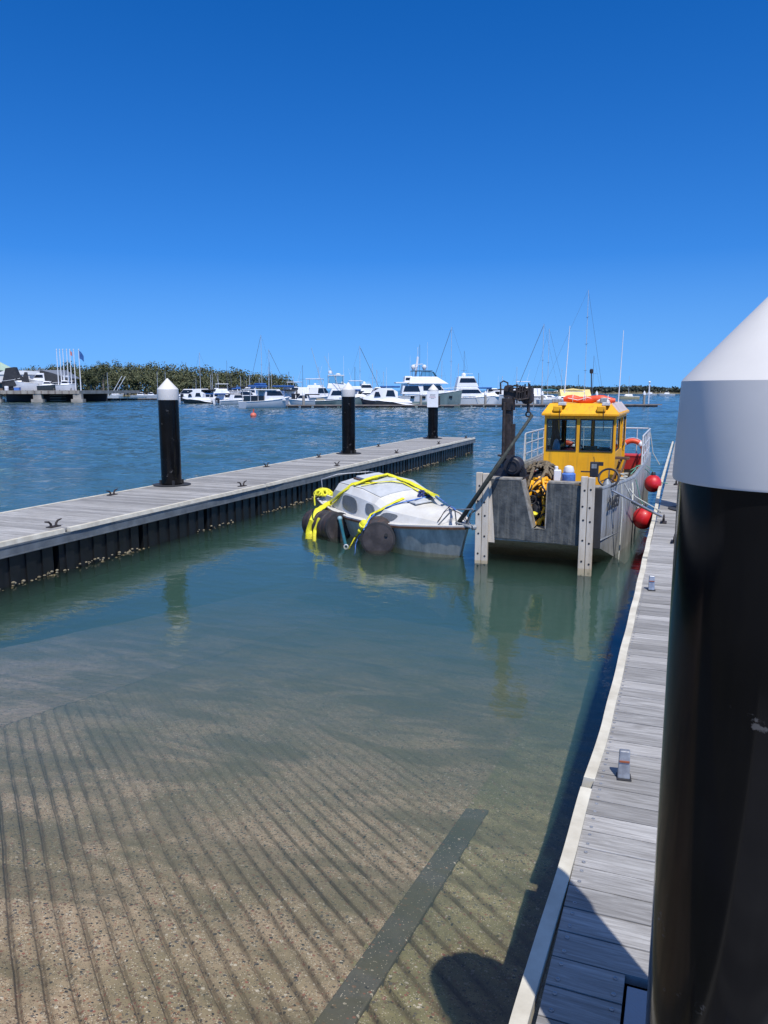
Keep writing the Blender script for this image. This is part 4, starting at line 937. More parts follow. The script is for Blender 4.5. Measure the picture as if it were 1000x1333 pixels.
def tier(t, name, x0, x1, x0t, x1t, z0, z1, wb_, wt, m, win=None, label=None):
    o = MB().hexa([(x0, -wb_, z0), (x1, -wb_*.8, z0), (x1, wb_*.8, z0), (x0, wb_, z0), (x0t, -wt, z1), (x1t, -wt*.8, z1), (x1t, wt*.8, z1), (x0t, wt, z1)]).build(name, m, t, bevel=.08)
    if win:
        for (ua, ub, fa, fb) in win:                # dark glass band set a little proud of the side
            def pt(u, f, s, off=.02):
                xa, xb = x0 + (x0t-x0)*f, x1 + (x1t-x1)*f; x = xa + (xb-xa)*u
                hw_ = (wb_ + (wt-wb_)*f)*(1 - .2*u) + off; return (x, s*hw_, z0 + (z1-z0)*f)
            g_ = MB()
            for s in (-1, 1):
                g_.hexa([pt(ua, fa, s), pt(ub, fa, s), pt(ub, fa, s, -.06), pt(ua, fa, s, -.06), pt(ua+.03, fb, s), pt(ub-.02, fb, s), pt(ub-.02, fb, s, -.06), pt(ua+.03, fb, s, -.06)])
            if ub > .95:
                a, b_, c, d = pt(1, fa, -.92, 0), pt(1, fa, .92, 0), pt(1, fb, .92, 0), pt(1, fb, -.92, 0)
                g_.hexa([a, b_, (b_[0]+.04, b_[1], b_[2]), (a[0]+.04, a[1], a[2]), d, c, (c[0]+.04, c[1], c[2]), (d[0]+.04, d[1], d[2])])
            g_.build('window', M_tint, o)
    return o
def rails(t, pts, h=.7, r=.02):
    b = MB(); b.tube([(x, y, z+h) for x, y, z in pts], r, 5)
    for x, y, z in pts: b.tube([(x, y, z), (x, y, z+h)], r, 5)
    b.build('guard_rail', M_rail, t)
def whip(t, x, y, z, h, lean=0, r=.025, leany=0):
    MB().tube([(x, y, z), (x+lean, y+leany, z+h)], [r, r*.5], 5).build('antenna', M_white, t)
VRZ = YAW
# 1 game-fishing yacht with grey-green hull
p = base(442, 529); s = mpp(p); L = 76*s
t = thing('motor_yacht', 'sport fishing yacht with grey-green hull and two long leaning outriggers, behind the middle pile', 'motor yacht', p + Vector((0, 2, 0)), VRZ + R(6))
yacht_hull(t, L, 3.8, .95, 2.1, M_hgrey); tier(t, 'foredeck', -.10*L, .40*L, -.05*L, .34*L, 1.5, 2.05, 1.7, 1.1, M_white)
tier(t, 'saloon', -.30*L, .18*L, -.22*L, .05*L, 1.2, 3.0, 1.7, 1.45, M_white, [(.08, .99, .38, .82)])
tier(t, 'flybridge', -.30*L, .06*L, -.28*L, .02*L, 3.0, 3.9, 1.5, 1.3, M_white); MB().box((-.28*L, -1.3, 5.2), (.0, 1.3, 5.32)).build('hardtop', M_white, t, bevel=.05)
b = MB(); [b.bar((x, y, 3.8), (x*1.02, y, 5.2), .06, .06) for x in (-.27*L, -.14*L, -.01*L) for y in (-1.2, 1.2)]; b.build('hardtop_leg', M_rail, t)
MB().box((-.26*L, -1.22, 3.9), (-.02*L, 1.22, 5.1)).build('clear_curtain', M_glass, t)
MB().lathe([(.3, 0), (.34, .1), (.3, .4), (.1, .5)], (-.24*L, 0, 5.6), 16).build('radar_dome', M_white, t, smooth=True); MB().lathe([(.4, 0), (.45, .1), (.2, .25)], (-.1*L, 0, 5.4), 16).build('radome', M_white, t, smooth=True)
for (x, ln, h) in ((-.33*L, -2.3, 8.0), (-.02*L, -3.2, 6.6)):
    MB().tube([(x, -1.5, 1.8), (x+ln, -2.6, 1.8+h)], [.05, .03], 6).build('outrigger', M_rail, t)
whip(t, -.26*L, 1, 5, 4.2, 0); whip(t, -.01*L, -1, 5, 3.6, 0)
MB().box((-.48*L, -1.5, 1.0), (-.34*L, 1.5, 1.3)).build('transom_seat', mat('tan_cushion', (.45, .38, .25), rough=.8), t, bevel=.05)
# 2 sport cruiser with arched cabin
p = base(502, 530); s = mpp(p); L = 66*s
t = thing('sport_cruiser', 'low white sport cruiser with arched side window and dark hull, stern platform to the right', 'motor yacht', p + Vector((0, 0, 0)), VRZ + R(180+8))
yacht_hull(t, L, 3.6, .75, 1.5, M_hnavy); MB().loft([[(x, -w_, z0), (x, w_, z0), (x, w_*.8, z1), (x, -w_*.8, z1)] for x, w_, z0, z1 in ((-.5*L, 1.6, .3, .9), (-.3*L, 1.75, .5, 1.35), (-.1*L, 1.8, .9, 1.7), (.3*L, 1.4, 1.1, 1.9), (.45*L, .6, 1.3, 1.7))]).build('deck', M_white, t, smooth=30)
MB().loft([[(x, -w_, 1.3), (x, w_, 1.3), (x, w_*.82, z1), (x, -w_*.82, z1)] for x, w_, z1 in ((-.22*L, 1.5, 2.5), (-.1*L, 1.55, 3.05), (.1*L, 1.5, 3.1), (.22*L, 1.3, 2.6), (.36*L, 1.0, 1.7))]).build('cabin', M_white, t, smooth=30)
for xa, xb, za, zb in ((-.17*L, .02*L, 1.75, 2.75), (.12*L, .25*L, 1.8, 2.5)):
    o = MB()
    for s_ in (-1, 1): o.hexa([(xa, s_*1.53, za), (xb, s_*1.47, za), (xb, s_*1.40, za), (xa, s_*1.40, za), (xa+.3, s_*1.42, zb), (xb-.25, s_*1.36, zb), (xb-.25, s_*1.2, zb), (xa+.3, s_*1.2, zb)])
    o.build('window', M_tint, t)
MB().box((-.56*L, -1.6, .25), (-.5*L, 1.6, .4)).build('swim_platform', M_white, t); MB().box((-.46*L, -1.3, .9), (-.36*L, 1.3, 1.3)).build('transom_seat', M_white, t, bevel=.08); whip(t, -.0, 1, 3, 3.4)
# 3 large tri-deck yacht
p = base(545, 528); s = mpp(p); L = 98*s
t = thing('motor_yacht', 'largest white multi-deck yacht with radar mast, moored behind the notice pile', 'motor yacht', p + Vector((-.3, 4, 0)), VRZ + R(4))
yacht_hull(t, L, 4.6, 1.6, 2.9, M_hwhite); MB().box((-.45*L, -2.25, .35), (.3*L, -2.2, .7)).build('dark_stripe', M_hgrey, t)
tier(t, 'main_saloon', -.32*L, .30*L, -.30*L, .20*L, 2.0, 3.9, 2.0, 1.8, M_white, [(.03, .42, .25, .8), (.5, .99, .35, .85)])
tier(t, 'upper_deck', -.22*L, .32*L, -.2*L, .16*L, 3.9, 5.2, 2.1, 1.7, M_white); MB().box((-.40*L, -2.1, 4.0), (-.22*L, 2.1, 4.2)).build('aft_overhang', M_white, t, bevel=.05)
tier(t, 'wheelhouse_screen', -.05*L, .17*L, -.03*L, .12*L, 5.2, 6.1, 1.5, 1.3, M_glass); MB().box((-.18*L, -1.5, 6.2), (.10*L, 1.5, 6.3)).build('bimini', M_bdark, t, bevel=.03)
tier(t, 'aft_sky_cabin', -.28*L, -.16*L, -.27*L, -.17*L, 4.2, 5.3, 1.6, 1.4, M_white, [(.1, .9, .3, .75)])
b = MB(); [b.bar((x*L, y, 5.1), (x*L, y, 6.2), .06, .06) for x in (-.17, -.05, .08) for y in (-1.4, 1.4)]; b.build('bimini_post', M_bdark, t)
b = MB(); b.bar((-.12*L, 0, 5.2), (-.09*L, 0, 8.8), .35, .3); b.bar((-.14*L, 0, 7.4), (-.02*L, 0, 7.5), .2, .1); b.bar((-.10*L, -1.2, 7.0), (-.10*L, 1.2, 7.0), .1, .1); b.bar((-.09*L, 0, 8.7), (-.09*L, 0, 10.6), .06, .06); b.build('radar_mast', M_white, t, bevel=.03)
for x, z in ((-.15, 6.9), (.0, 6.9)): MB().lathe([(.2, -.5), (.38, -.1), (.42, .15), (.3, .42), (.08, .5)], (x*L, 0, z), 16).build('satellite_dome', M_white, t, smooth=True)
rails(t, [(.22*L, -1.7, 2.3), (.32*L, -1.4, 2.5), (.42*L, -.9, 2.7), (.49*L, -.1, 2.9)]); whip(t, .05*L, 1, 6, 5.5); whip(t, -.2*L, -1, 5, 4)
b = MB(); [b.box((x*L, -2.33, 1.3), (x*L+.7, -2.2, 1.7)) for x in (-.2, -.05, .1)]; b.build('porthole', M_tint, t)
# grey bow of the neighbouring yacht just right of the big one
p = base(578, 529); s = mpp(p)
t = thing('motor_yacht', 'grey-green bow of a yacht showing just right of the notice pile', 'motor yacht', p + Vector((.3, .5, 0)), VRZ + R(-20))
yacht_hull(t, 5.5, 2.8, 2.1, 2.8, M_hgrey); tier(t, 'coach_roof', -1.8, 1.2, -1.5, .6, 2.1, 2.7, 1.1, .9, M_white); rails(t, [(0, -1.1, 2.5), (1.4, -.7, 2.6), (2.5, -.1, 2.75)], .5)
MB().box((.6, -1.2, 1.4), (1.3, -.8, 1.8)).build('anchor_pocket', M_tint, t)
# 4 sportfisher right of it
p = base(618, 528); s = mpp(p); L = 78*s
t = thing('motor_yacht', 'white flybridge cruiser with two dark wraparound window bands, left of the crane', 'motor yacht', p + Vector((-.5, 3, 0)), VRZ + R(2))
yacht_hull(t, L, 4.2, 1.3, 2.0, M_hwhite); tier(t, 'foredeck', -.05*L, .38*L, 0, .3*L, 1.6, 2.3, 1.7, 1.1, M_white)
tier(t, 'saloon', -.38*L, .12*L, -.36*L, .0, 1.6, 3.3, 1.9, 1.7, M_white, [(.08, .97, .35, .75)]); tier(t, 'enclosed_flybridge', -.36*L, .02*L, -.32*L, -.06*L, 3.3, 5.2, 1.7, 1.4, M_white, [(.1, .99, .42, .85)])
MB().lathe([(.2, 0), (.42, .2), (.4, .5), (.1, .7)], (-.22*L, 0, 5.2), 16).build('radar_dome', M_white, t, smooth=True); rails(t, [(-.25*L, -1, 5.2), (-.15*L, -1, 5.2), (-.08*L, -1, 5.2)], .5); rails(t, [(.1*L, -1.8, 1.7), (.25*L, -1.6, 1.8), (.38*L, -1, 1.9), (.48*L, -.1, 2.0)])
b = MB(); b.tube([(-.05*L, -2.1, 1.6), (.06*L, -2.3, .2)], .03, 5); b.tube([(.2*L, -1.9, 1.7), (.08*L, -2.3, .2)], .03, 5); b.build('mooring_line', M_wrope, t)
# 5 cruiser with blue bimini nearer, left
p = base(343, 531); s = mpp(p); L = 66*s
t = thing('cabin_cruiser', 'white cabin cruiser with blue awning, stern quarter turned to the camera, left of the marina', 'motor cruiser', p + Vector((0, 1, 0)), VRZ + R(38))
yacht_hull(t, 8.5, 3.2, 1.0, 1.7, M_hwhite); tier(t, 'cabin', -1.0, 3.0, -.8, 1.9, 1.1, 2.9, 1.4, 1.2, M_white, [(.08, .98, .45, .85)])
MB().box((-3.6, -1.4, 2.75), (1.2, 1.4, 2.9)).build('cockpit_roof', M_white, t, bevel=.04); b = MB(); [b.bar((x, y, 1.0), (x, y, 2.8), .07, .07) for x in (-3.5, -2.2) for y in (-1.3, 1.3)]; b.build('roof_post', M_rail, t)
MB().box((-2.6, -1.2, 3.3), (-.4, 1.2, 3.55)).box((-1.6, -1.0, 3.55), (-.5, 1.0, 3.85)).build('awning', M_blue, t, bevel=.1); MB().box((-3.4, -1.2, 1.0), (-1.1, 1.2, 1.9)).build('cockpit', M_tint, t); b = MB(); [b.bar((x, y, 2.9), (x, y, 3.4), .05, .05) for x in (-2.5, -.6) for y in (-1.1, 1.1)]; b.build('awning_post', M_rail, t)
whip(t, 1, 0, 2.9, 3)
# 6 white cruiser with canopy
p = base(383, 526); s = mpp(p)
t = thing('cabin_cruiser', 'white flybridge cruiser with tall white canopy, left of the sport fishing yacht', 'motor cruiser', p + Vector((0, 8, 0)), VRZ + R(172))
yacht_hull(t, 10, 3.6, 1.2, 1.9, M_hwhite); tier(t, 'saloon', -3.0, 2.5, -2.8, 1.2, 1.2, 3.0, 1.6, 1.4, M_white, [(.05, .97, .35, .8)]); tier(t, 'flybridge', -2.4, 1.0, -2.2, .6, 3.0, 3.8, 1.4, 1.2, M_white)
MB().box((-2.3, -1.4, 5.0), (1.0, 1.4, 5.15)).build('canopy', M_white, t, bevel=.05); b = MB(); [b.bar((x, y, 3.7), (x, y, 5.0), .06, .06) for x in (-2.2, .8) for y in (-1.3, 1.3)]; b.build('canopy_post', M_rail, t); whip(t, -1.5, 0, 5, 3, -.8)

# sailing yachts: one source with hull, cabin, mast, boom, stays; copies differ by label
def sail_yacht(px, py, mast_px, top_py, label, hull_m, cover_m, L=10, rz=0, back=0, spread=2, furl=None):
    p = base(px, py); p = p + Vector((-math.sin(YAW), math.cos(YAW), 0))*back
    t = thing('sailing_yacht', label, 'sailing yacht', p, VRZ + rz)
    s = mpp(p); Ht = (H + (508 - top_py)*s*1.0)
    yacht_hull(t, L, 3.0, 1.0, 1.25, hull_m, rake=.14); tier(t, 'coach_roof', -.22*L, .2*L, -.2*L, .12*L, 1.05, 1.6, 1.0, .8, M_white, [(.1, .8, .3, .75)])
    mx_ = (mast_px - px)*s*math.cos(rz); r = max(.055, .4*s*.8)
    MB().tube([(mx_, 0, 1.2), (mx_, 0, Ht)], [r, r*.75], 8).build('mast', M_mast, t, smooth=True)
    MB().tube([(mx_, 0, 2.5), (mx_-.34*L, 0, 2.55)], .07, 6).build('boom', M_mast, t)
    MB().tube([(mx_-.2, 0, 2.65), (mx_-.17*L, 0, 2.85), (mx_-.33*L, 0, 2.7)], [.12, .24, .12], 8).build('sail_cover', cover_m, t, smooth=True)
    b = MB()
    for q in range(spread):
        z = 1.5 + (Ht-1.5)*(q+1)/(spread+1); b.tube([(mx_, -.9, z), (mx_, .9, z)], .03, 5); b.tube([(mx_-.9*.3, -.5, z), (mx_+.27, .5, z)], .02, 4)
    b.build('spreader', M_stay, t)
    f = MB().tube([(mx_ + .1, 0, Ht*.97), (.49*L, 0, 1.4)], .05 if furl else .022, 5); f.build('forestay', furl or M_stay, t)
    MB().tube([(mx_ - .05, 0, Ht), (-.49*L, 0, 1.1)], .018, 4).build('backstay', M_stay, t)
    return t
sail_yacht(748, 527, 765.5, 382, 'sailing yacht with the tallest mast, pale yellow boom tent, behind the workboat roof', M_hwhite, M_ycan, 13, R(3), 3, 3)
p = base(748, 525)
t = thing('boom_tent', 'pale yellow canvas tent stretched over a yacht deck behind the wheelhouse roof', 'tent', p + Vector((0, 1, 0)), VRZ)
MB().prism([(-1.6, 1.4), (0, 2.9), (1.6, 1.4)], 'X', -3.4, 3.0).build('canvas', M_ycan, t); MB().prism([(-1.55, 1.3), (0, 2.8), (1.55, 1.3)], 'X', -3.2, 2.7).build('lining', M_ycan, t)
sail_yacht(700, 525, 706, 424, 'sailing yacht with dark furled forestay leaning left, behind the crane head', M_hwhite, M_teal, 10, R(176), 1, 1, M_stay)
sail_yacht(720, 524, 719.5, 430, 'slim pale-masted sailing yacht between the crane and the left whip antenna', M_hwhite, M_teal, 9, R(8), 6, 1)
sail_yacht(593, 525, 592, 428, 'sailing yacht whose mast rises between the largest yacht and the flybridge cruiser', M_hwhite, M_blue, 11, R(170), 10, 1, M_stay)
sail_yacht(472, 525, 467, 452, 'sailing yacht behind the low sport cruiser, dark forestay leaning right', M_hwhite, M_blue, 9, R(5), 12, 1, M_stay)
sail_yacht(335, 520, 333.5, 438, 'sailing yacht with the tall mast left of the blue-awning cruiser', M_hwhite, M_blue, 10, R(176), 12, 1, M_stay)
sail_yacht(352, 521, 345, 456, 'sailing yacht with dark forestay sloping right, behind the blue-awning cruiser', M_hwhite, M_blue, 9, R(4), 10, 1, M_stay)
sail_yacht(262, 519, 258, 460, 'sailing yacht with thick white mast right of the nearest pile', M_hwhite, M_blue, 9, R(178), 4, 0)
sail_yacht(698, 523, 790, 490, 'low grey yacht partly hidden behind the wheelhouse', M_hwhite, M_teal, 9, R(3), 20, 0) if False else None
# distant lone yachts on the right
p = base(818, 520)
def tiny_yacht(px, py, top, label, m, L=6):
    p = base(px, py); s = mpp(p); t = thing('sailing_yacht', label, 'sailing yacht', p, VRZ + R(175)); yacht_hull(t, L, 2, .8, 1.1, m); tier(t, 'cabin', -1.2, 1.4, -1.1, 1.0, .8, 1.5, .7, .6, M_white)
    MB().tube([(0, 0, 1), (0, 0, H + (508-top)*s)], .05, 5).build('mast', M_mast, t)
tiny_yacht(818, 519.5, 490, 'small distant yacht with cream hull on open water right of the wheelhouse', mat('cream_hull', (.72, .6, .36), rough=.4), 6.5)
tiny_yacht(846, 514.5, 500, 'tiny far-off yacht under the right shore', M_hwhite, 7); tiny_yacht(868, 515, 502, 'tiny far-off boat nearest the big pile, under the right shore', M_hwhite, 8)

# ---- small boats: runabout source and copies
def runabout(loc, rz, label, hm, cm, L=6.5, cover=True):
    t = thing('motor_boat', label, 'motor boat', loc, rz, 'small motor boats berthed at the marina')
    yacht_hull(t, L, 2.3, .7, 1.1, hm, rake=.12); tier(t, 'cabin', -.15*L, .25*L, -.1*L, .12*L, .8, 1.9, .95, .8, M_white, [(.05, .97, .4, .9)])
    if cm: MB().box((-.42*L, -.9, 1.85), (.0, .9, 2.05)).build('canopy', cm, t, bevel=.08)
    MB().box((-.53*L, -.25, .2), (-.49*L, .25, 1.2)).build('outboard', M_ink, t, bevel=.05)
    return t
proto = [runabout((0, 0, 0), 0, 'x', M_hwhite, M_blue), runabout((0, 0, 0), 0, 'x', M_hwhite, None, 7.5), runabout((0, 0, 0), 0, 'x', M_hwhite, M_bdark), runabout((0, 0, 0), 0, 'x', M_hnavy, None, 6)]
sm_ = [(150, 516, 1, 5, 'pale motor boat beside the orange-roofed hut'), (163, 515.5, 0, 170, 'blue-canopied motor boat between the hut and the white cruiser'), (183, 517, 1, 0, 'white motor boat just left of the nearest pile'), (196, 517, 2, 8, 'motor boat with dark canopy touching the nearest pile cap on its left'),
       (236, 521, 1, 175, 'white motor boat just right of the nearest pile'), (246, 522.5, 2, 60, 'dark-canopied motor boat second right of the nearest pile'), (256, 523, 3, 150, 'dark inflatable style motor boat beneath the thick white mast'), (268, 524, 1, 10, 'broad white motor boat right of the thick white mast'),
       (279, 524.5, 0, 0, 'blue-canopied motor boat in the middle of the left marina row'), (290, 525, 0, 80, 'second blue-canopied motor boat, stern on, in the left marina row'), (299, 525, 2, 175, 'dark-canopied motor boat left of the blue-awning cruiser'), (307, 526, 1, 40, 'small white boat beside the bow of the blue-awning cruiser'),
       (222, 519, 0, 12, 'blue-canopied motor boat half behind the nearest pile'), (652, 527, 1, 4, 'white motor boat directly behind the crane column'), (668, 526.5, 1, 176, 'white motor boat behind the crane arm'), (397, 527, 2, 172, 'dark-canopied boat between the two flybridge boats'), (366, 524, 1, 7, 'long white boat behind the blue-awning cruiser'), (486, 523, 0, 5, 'boat with blue cover seen behind the low sport cruiser')]
used = set()
for px, py, ki, ang, lab in sm_:
    c = proto[ki] if ki not in used else copy_tree(proto[ki]); used.add(ki)
    c.location = base(px, py); c.rotation_euler.z = VRZ + R(ang); c['label'] = lab
# ---- bare masts of craft hidden in the row: each its own
for i, (px, top, bot, back, lab) in enumerate([(141.5, 485, 516, 0, 'short pale mast left of the crossed spars'), (206, 484, 515, 0, 'pale mast just left of the nearest pile cap'), (216.5, 484, 500, 0, 'pale mast rising behind the tip of the nearest pile cap'), (270.5, 484, 515, 8, 'pale mast first right of the thick white mast'),
        (278, 486, 516, 8, 'pale mast second right of the thick white mast'), (288.5, 470, 517, 10, 'dark thin mast midway along the left marina row'), (297, 483, 520, 6, 'stout white mast right of the dark thin mast'), (319, 488, 520, 6, 'short white mast left of the blue-awning cruiser mast'), (338.5, 472, 515, 14, 'thin pale mast just right of the tall mast'),
        (490, 482, 520, 10, 'slim pole behind the low sport cruiser'), (552, 450, 500, 20, 'thin mast right of the largest yacht radar mast'), (614, 458, 500, 16, 'thin mast directly above the flybridge cruiser'), (669, 490, 515, 16, 'short mast just right of the crane column'), (795, 464, 515, 14, 'thin mast between the tallest mast and the right whip antenna'), (384, 476, 500, 16, 'leaning thin mast above the tall white canopy')]):
    p = base(px, 526 if px > 300 else 519) + Vector((-math.sin(YAW), math.cos(YAW), 0))*back; s = mpp(p)
    t = thing('mast', lab, 'mast', p, VRZ, 'masts of craft hidden in the marina row')
    dark = 'dark' in lab or 'thin' in lab
    z0_, z1_ = .6, H + (508-top)*s
    MB().tube([(0, 0, z0_), (.0, 0, z1_)], [max(.05, .35*s), .03 if dark else .05], 6).build('spar', M_stay if dark else M_mast, t)
    MB().tube([(-.7, 0, z0_+(z1_-z0_)*.6), (.7, 0, z0_+(z1_-z0_)*.6)], .025, 4).build('spreader', M_stay, t)
    MB().tube([(0, 0, z1_), (2.2 if i % 2 else -2.2, 0, .8)], .015, 4).build('stay', M_stay, t)
    yacht_hull(t, 7, 2.2, .8, 1.1, M_hwhite)
dirn0 = Vector((-math.sin(YAW), math.cos(YAW), 0))
# a second, deeper row of berthed craft fills the marina
rnd = random.Random(77)
kinds = ['white', 'blue-canopied', 'dark-canopied', 'low dark']
row2 = [(228, 'close to the right of the nearest black pile'), (243, 'behind the capped marina pile on the left'), (251, 'two berths left of the thick white mast'), (264, 'tucked behind the thick white mast'), (273, 'between the first two pale masts'), (283, 'before the dark thin mast'), (294, 'beside the stout white mast'), (303, 'two berths left of the blue-awning cruiser'), (312, 'touching the left end of the blue-awning cruiser'),
        (324, 'behind the blue-awning cruiser bow'), (352, 'right behind the blue awning'), (361, 'one berth right of the blue-awning cruiser'), (374, 'under the tall white canopy'), (392, 'at the capped pile left of the sport fishing yacht'), (409, 'behind the left outrigger'), (462, 'just right of the middle black pile'), (477, 'behind the dark forestay'), (495, 'over the roof of the low sport cruiser'), (575, 'in the gap right of the notice board'), (600, 'behind the stern of the flybridge cruiser'), (643, 'left of the crane column'), (658, 'between crane column and crane head'), (678, 'under the crane head'), (690, 'right of the crane head'), (712, 'between the capped pile and the slim pale mast'), (726, 'behind the left whip antenna')]
for i, (px, where) in enumerate(row2):
    ki = rnd.choice([0, 1, 1, 2, 1]); back = rnd.uniform(8, 26)
    p = base(px, 524.5 if px < 315 else 527) + dirn0*back
    c = copy_tree(proto[ki]); c.location = p; c.rotation_euler.z = VRZ + R(rnd.choice([0, 180, 90, 60, 200]) + rnd.uniform(-12, 12)); sc_ = rnd.uniform(1.15, 1.5); c.scale = (sc_, sc_, sc_*rnd.uniform(1, 1.25))
    c['label'] = {0: 'blue-canopied', 1: 'plain white', 2: 'dark-canopied'}[ki] + ' motor boat, back row, ' + where
big = {o.get('label'): o for o in COL.objects if o.type == 'EMPTY' and o.name.startswith(('motor_yacht', 'cabin_cruiser', 'sport_cruiser'))}
def src(k_): return [o for l_, o in big.items() if k_ in l_][0]
for k_, px, back, ang, sc_, lab in [('two dark wraparound', 425, 24, 176, .8, 'flybridge cruiser in the back row, between the sport fishing yacht and white canopy'), ('tall white canopy', 462, 20, 6, .95, 'canopied cruiser in the back row, just right of the middle black pile'), ('tall white canopy', 364, 22, 170, .9, 'canopied cruiser in the back row, right of the blue awning'), ('two dark wraparound', 405, 30, 4, .75, 'flybridge cruiser in the back row, left of the sport fishing yacht'),
        ('arched side window', 655, 6, 4, .9, 'sport cruiser in the marina directly behind the crane column'), ('tall white canopy', 690, 12, 175, .9, 'canopied cruiser behind the capped pile right of the crane head'), ('blue awning', 300, 14, 12, .9, 'blue-awning cruiser in the back row, behind the headland end of the marina'), ('tall white canopy', 280, 10, 8, .8, 'canopied cruiser in the left marina row, right of the thick white mast'), ('arched side window', 245, 8, 176, .8, 'sport cruiser in the left marina row, beside the nearest black pile'), ('two dark wraparound', 483, 22, 3, .8, 'flybridge cruiser in the back row, behind the low sport cruiser')]:
    c = copy_tree(src(k_)); c.location = base(px, 526) + dirn0*back; c.rotation_euler.z = VRZ + R(ang); c.scale = (sc_,)*3; c['label'] = lab
mast_src = [o for o in COL.objects if o.name.startswith('mast') and o.type == 'EMPTY'][0]
for i, (px, top, where) in enumerate([(232, 492, 'right beside the nearest pile cap'), (249, 488, 'left of the thick white mast'), (283, 490, 'left of the dark thin mast'), (303, 486, 'between the stout white mast and the tall mast'), (311, 492, 'over the bow of the blue-awning cruiser'), (327, 478, 'close left of the tall mast'), (358, 484, 'right of the sloping dark forestay'), (367, 490, 'at the end of the headland'), (402, 478, 'left of the sport fishing yacht outrigger'), (459, 478, 'just right of the middle black pile'), (484, 474, 'right of the mast with dark forestay'), (499, 484, 'above the low sport cruiser window'), (562, 476, 'right of the largest yacht bimini'), (585, 470, 'left of the mast between the two big yachts'), (604, 474, 'right of the mast between the two big yachts'), (641, 486, 'at the bow of the flybridge cruiser'), (694, 478, 'right of the crane head'), (731, 484, 'touching the left whip antenna'), (783, 488, 'right of the lamp mast'), (757, 480, 'left of the tallest mast')]):
    back = rnd.uniform(10, 30); p = base(px, 524) + dirn0*back; s = mpp(p)
    t = thing('mast', 'faint thin mast ' + where, 'mast', p, VRZ, 'masts of craft hidden in the marina row')
    z1_ = H + (508-top)*s; MB().tube([(0, 0, .6), (0, 0, z1_)], [.07, .045], 6).build('spar', M_mast if i % 3 else M_stay, t)
    MB().tube([(-.6, 0, z1_*.62), (.6, 0, z1_*.62)], .02, 4).build('spreader', M_stay, t)
    MB().tube([(0, 0, z1_), (2.0 if i % 2 else -2.0, 0, .8)], .012, 4).build('stay', M_stay, t)

# ---- marina pontoons with guide piles
def marina_walk(px0, px1, py, label):
    a, b_ = base(px0, py), base(px1, py); d = (b_-a); t = thing('marina_pontoon', label, 'pontoon', a, math.atan2(d.y, d.x), 'marina pontoons')
    Lp = d.length; MB().box((0, 0, .25), (Lp, 1.8, .42)).build('deck', M_wood2, t); f = MB()
    x = .3
    while x < Lp-1.5: f.box((x, .1, -.3), (x+1.6, 1.7, .245)); x += 2.1
    f.build('float', M_float, t)
marina_walk(598, 862, 529.5, 'long marina pontoon passing behind the workboat to its end on the right'); marina_walk(355, 598, 530.5, 'marina pontoon in front of the big yachts'); marina_walk(128, 315, 520.5, 'far marina pontoon along the wooded shore')
mp_first = None
for px, py, top, lab in [(838, 528, 510, 'pale capped pile near the right end of the long marina pontoon'), (705, 529, 507, 'pale capped pile just right of the crane head'), (631, 529, 508, 'pale capped pile in front of the flybridge cruiser'), (776, 528, 510, 'pale capped pile seen above the wheelhouse roof'), (547, 529, 508, 'pale capped pile before the largest yacht, left of the notice pile'), (394, 530, 506, 'pale capped pile left of the sport fishing yacht'), (240, 523, 504, 'pale capped pile right of the nearest black pile')]:
    p = base(px, py) + Vector((0, .4, 0)); s = mpp(p)
    if mp_first is None:
        t = thing('marina_pile', lab, 'pile', p, 0, 'pale guide piles of the marina'); MB().lathe([(.22, -1), (.22, 2.0)], (0, 0, 0), 14).build('pole', M_conc, t, smooth=True); MB().lathe([(.25, 1.9), (.25, 2.2), (.02, 2.65)], (0, 0, 0), 14).build('cap', M_white, t, smooth=30); mp_first = t
    else: t = copy_tree(mp_first); t.location = p; t['label'] = lab
p = base(854, 528.5); t = thing('lamp_pole', 'white pole with lamp at the end of the long marina pontoon', 'lamp pole', p + Vector((-1.3, .6, .4))); MB().tube([(0, 0, 0), (0, 0, 3.6)], .10, 8).build('pole', M_white, t); MB().lathe([(.14, 3.6), (.2, 3.75), (.08, 3.95)], (0, 0, 0), 10).build('lamp', M_white, t)
p = base(330, 542); t = thing('marker_buoy', 'orange-red marker buoy floating before the blue-awning cruiser', 'buoy', p); MB().ball((0, 0, .1), .34, 18, 12, (1, 1, .9)).build('float', mat('salmon_buoy', (.70, .16, .10), rough=.5), t, smooth=True); MB().tube([(0, 0, .45), (.05, 0, .75)], .06, 6).build('ring', M_oran, t)
# hut with orange roof among the far berths
p = base(122, 517); t = thing('boat_shed', 'small ochre shed with flat roof on the far pontoon right of the wharf', 'shed', p + Vector((0, 3, 0)), VRZ); MB().box((-4, -1.5, .3), (4, 1.5, 2.6)).build('wall', mat('ochre_wall', (.55, .36, .16), rough=.8), t); MB().box((-4.4, -1.9, 2.6), (4.4, 1.9, 2.8)).build('roof', M_rust, t); b = MB(); [b.box((x, -1.53, 1.0), (x+1.2, -1.45, 2.1)) for x in (-3.2, -.8, 1.6)]; b.build('window', M_tint, t)
# crossed white spars
p = base(153, 516); s = mpp(p)
for i, (x0, x1) in enumerate(((-3, 3), (0, 6))):
    t = thing('derrick_spar', ('left' if i == 0 else 'right') + ' of two slanting white spars over the berths left of the nearest pile', 'spar', p, VRZ); MB().tube([(x0*.5-1, 0, 1), (x1*.5+1, 0, 9-i*.2)], .14, 6).build('spar', M_white, t); MB().tube([(x0*.5-1, 0, -.2), (x0*.5-1, 0, 1.2)], .2, 6).build('heel', M_mast, t)

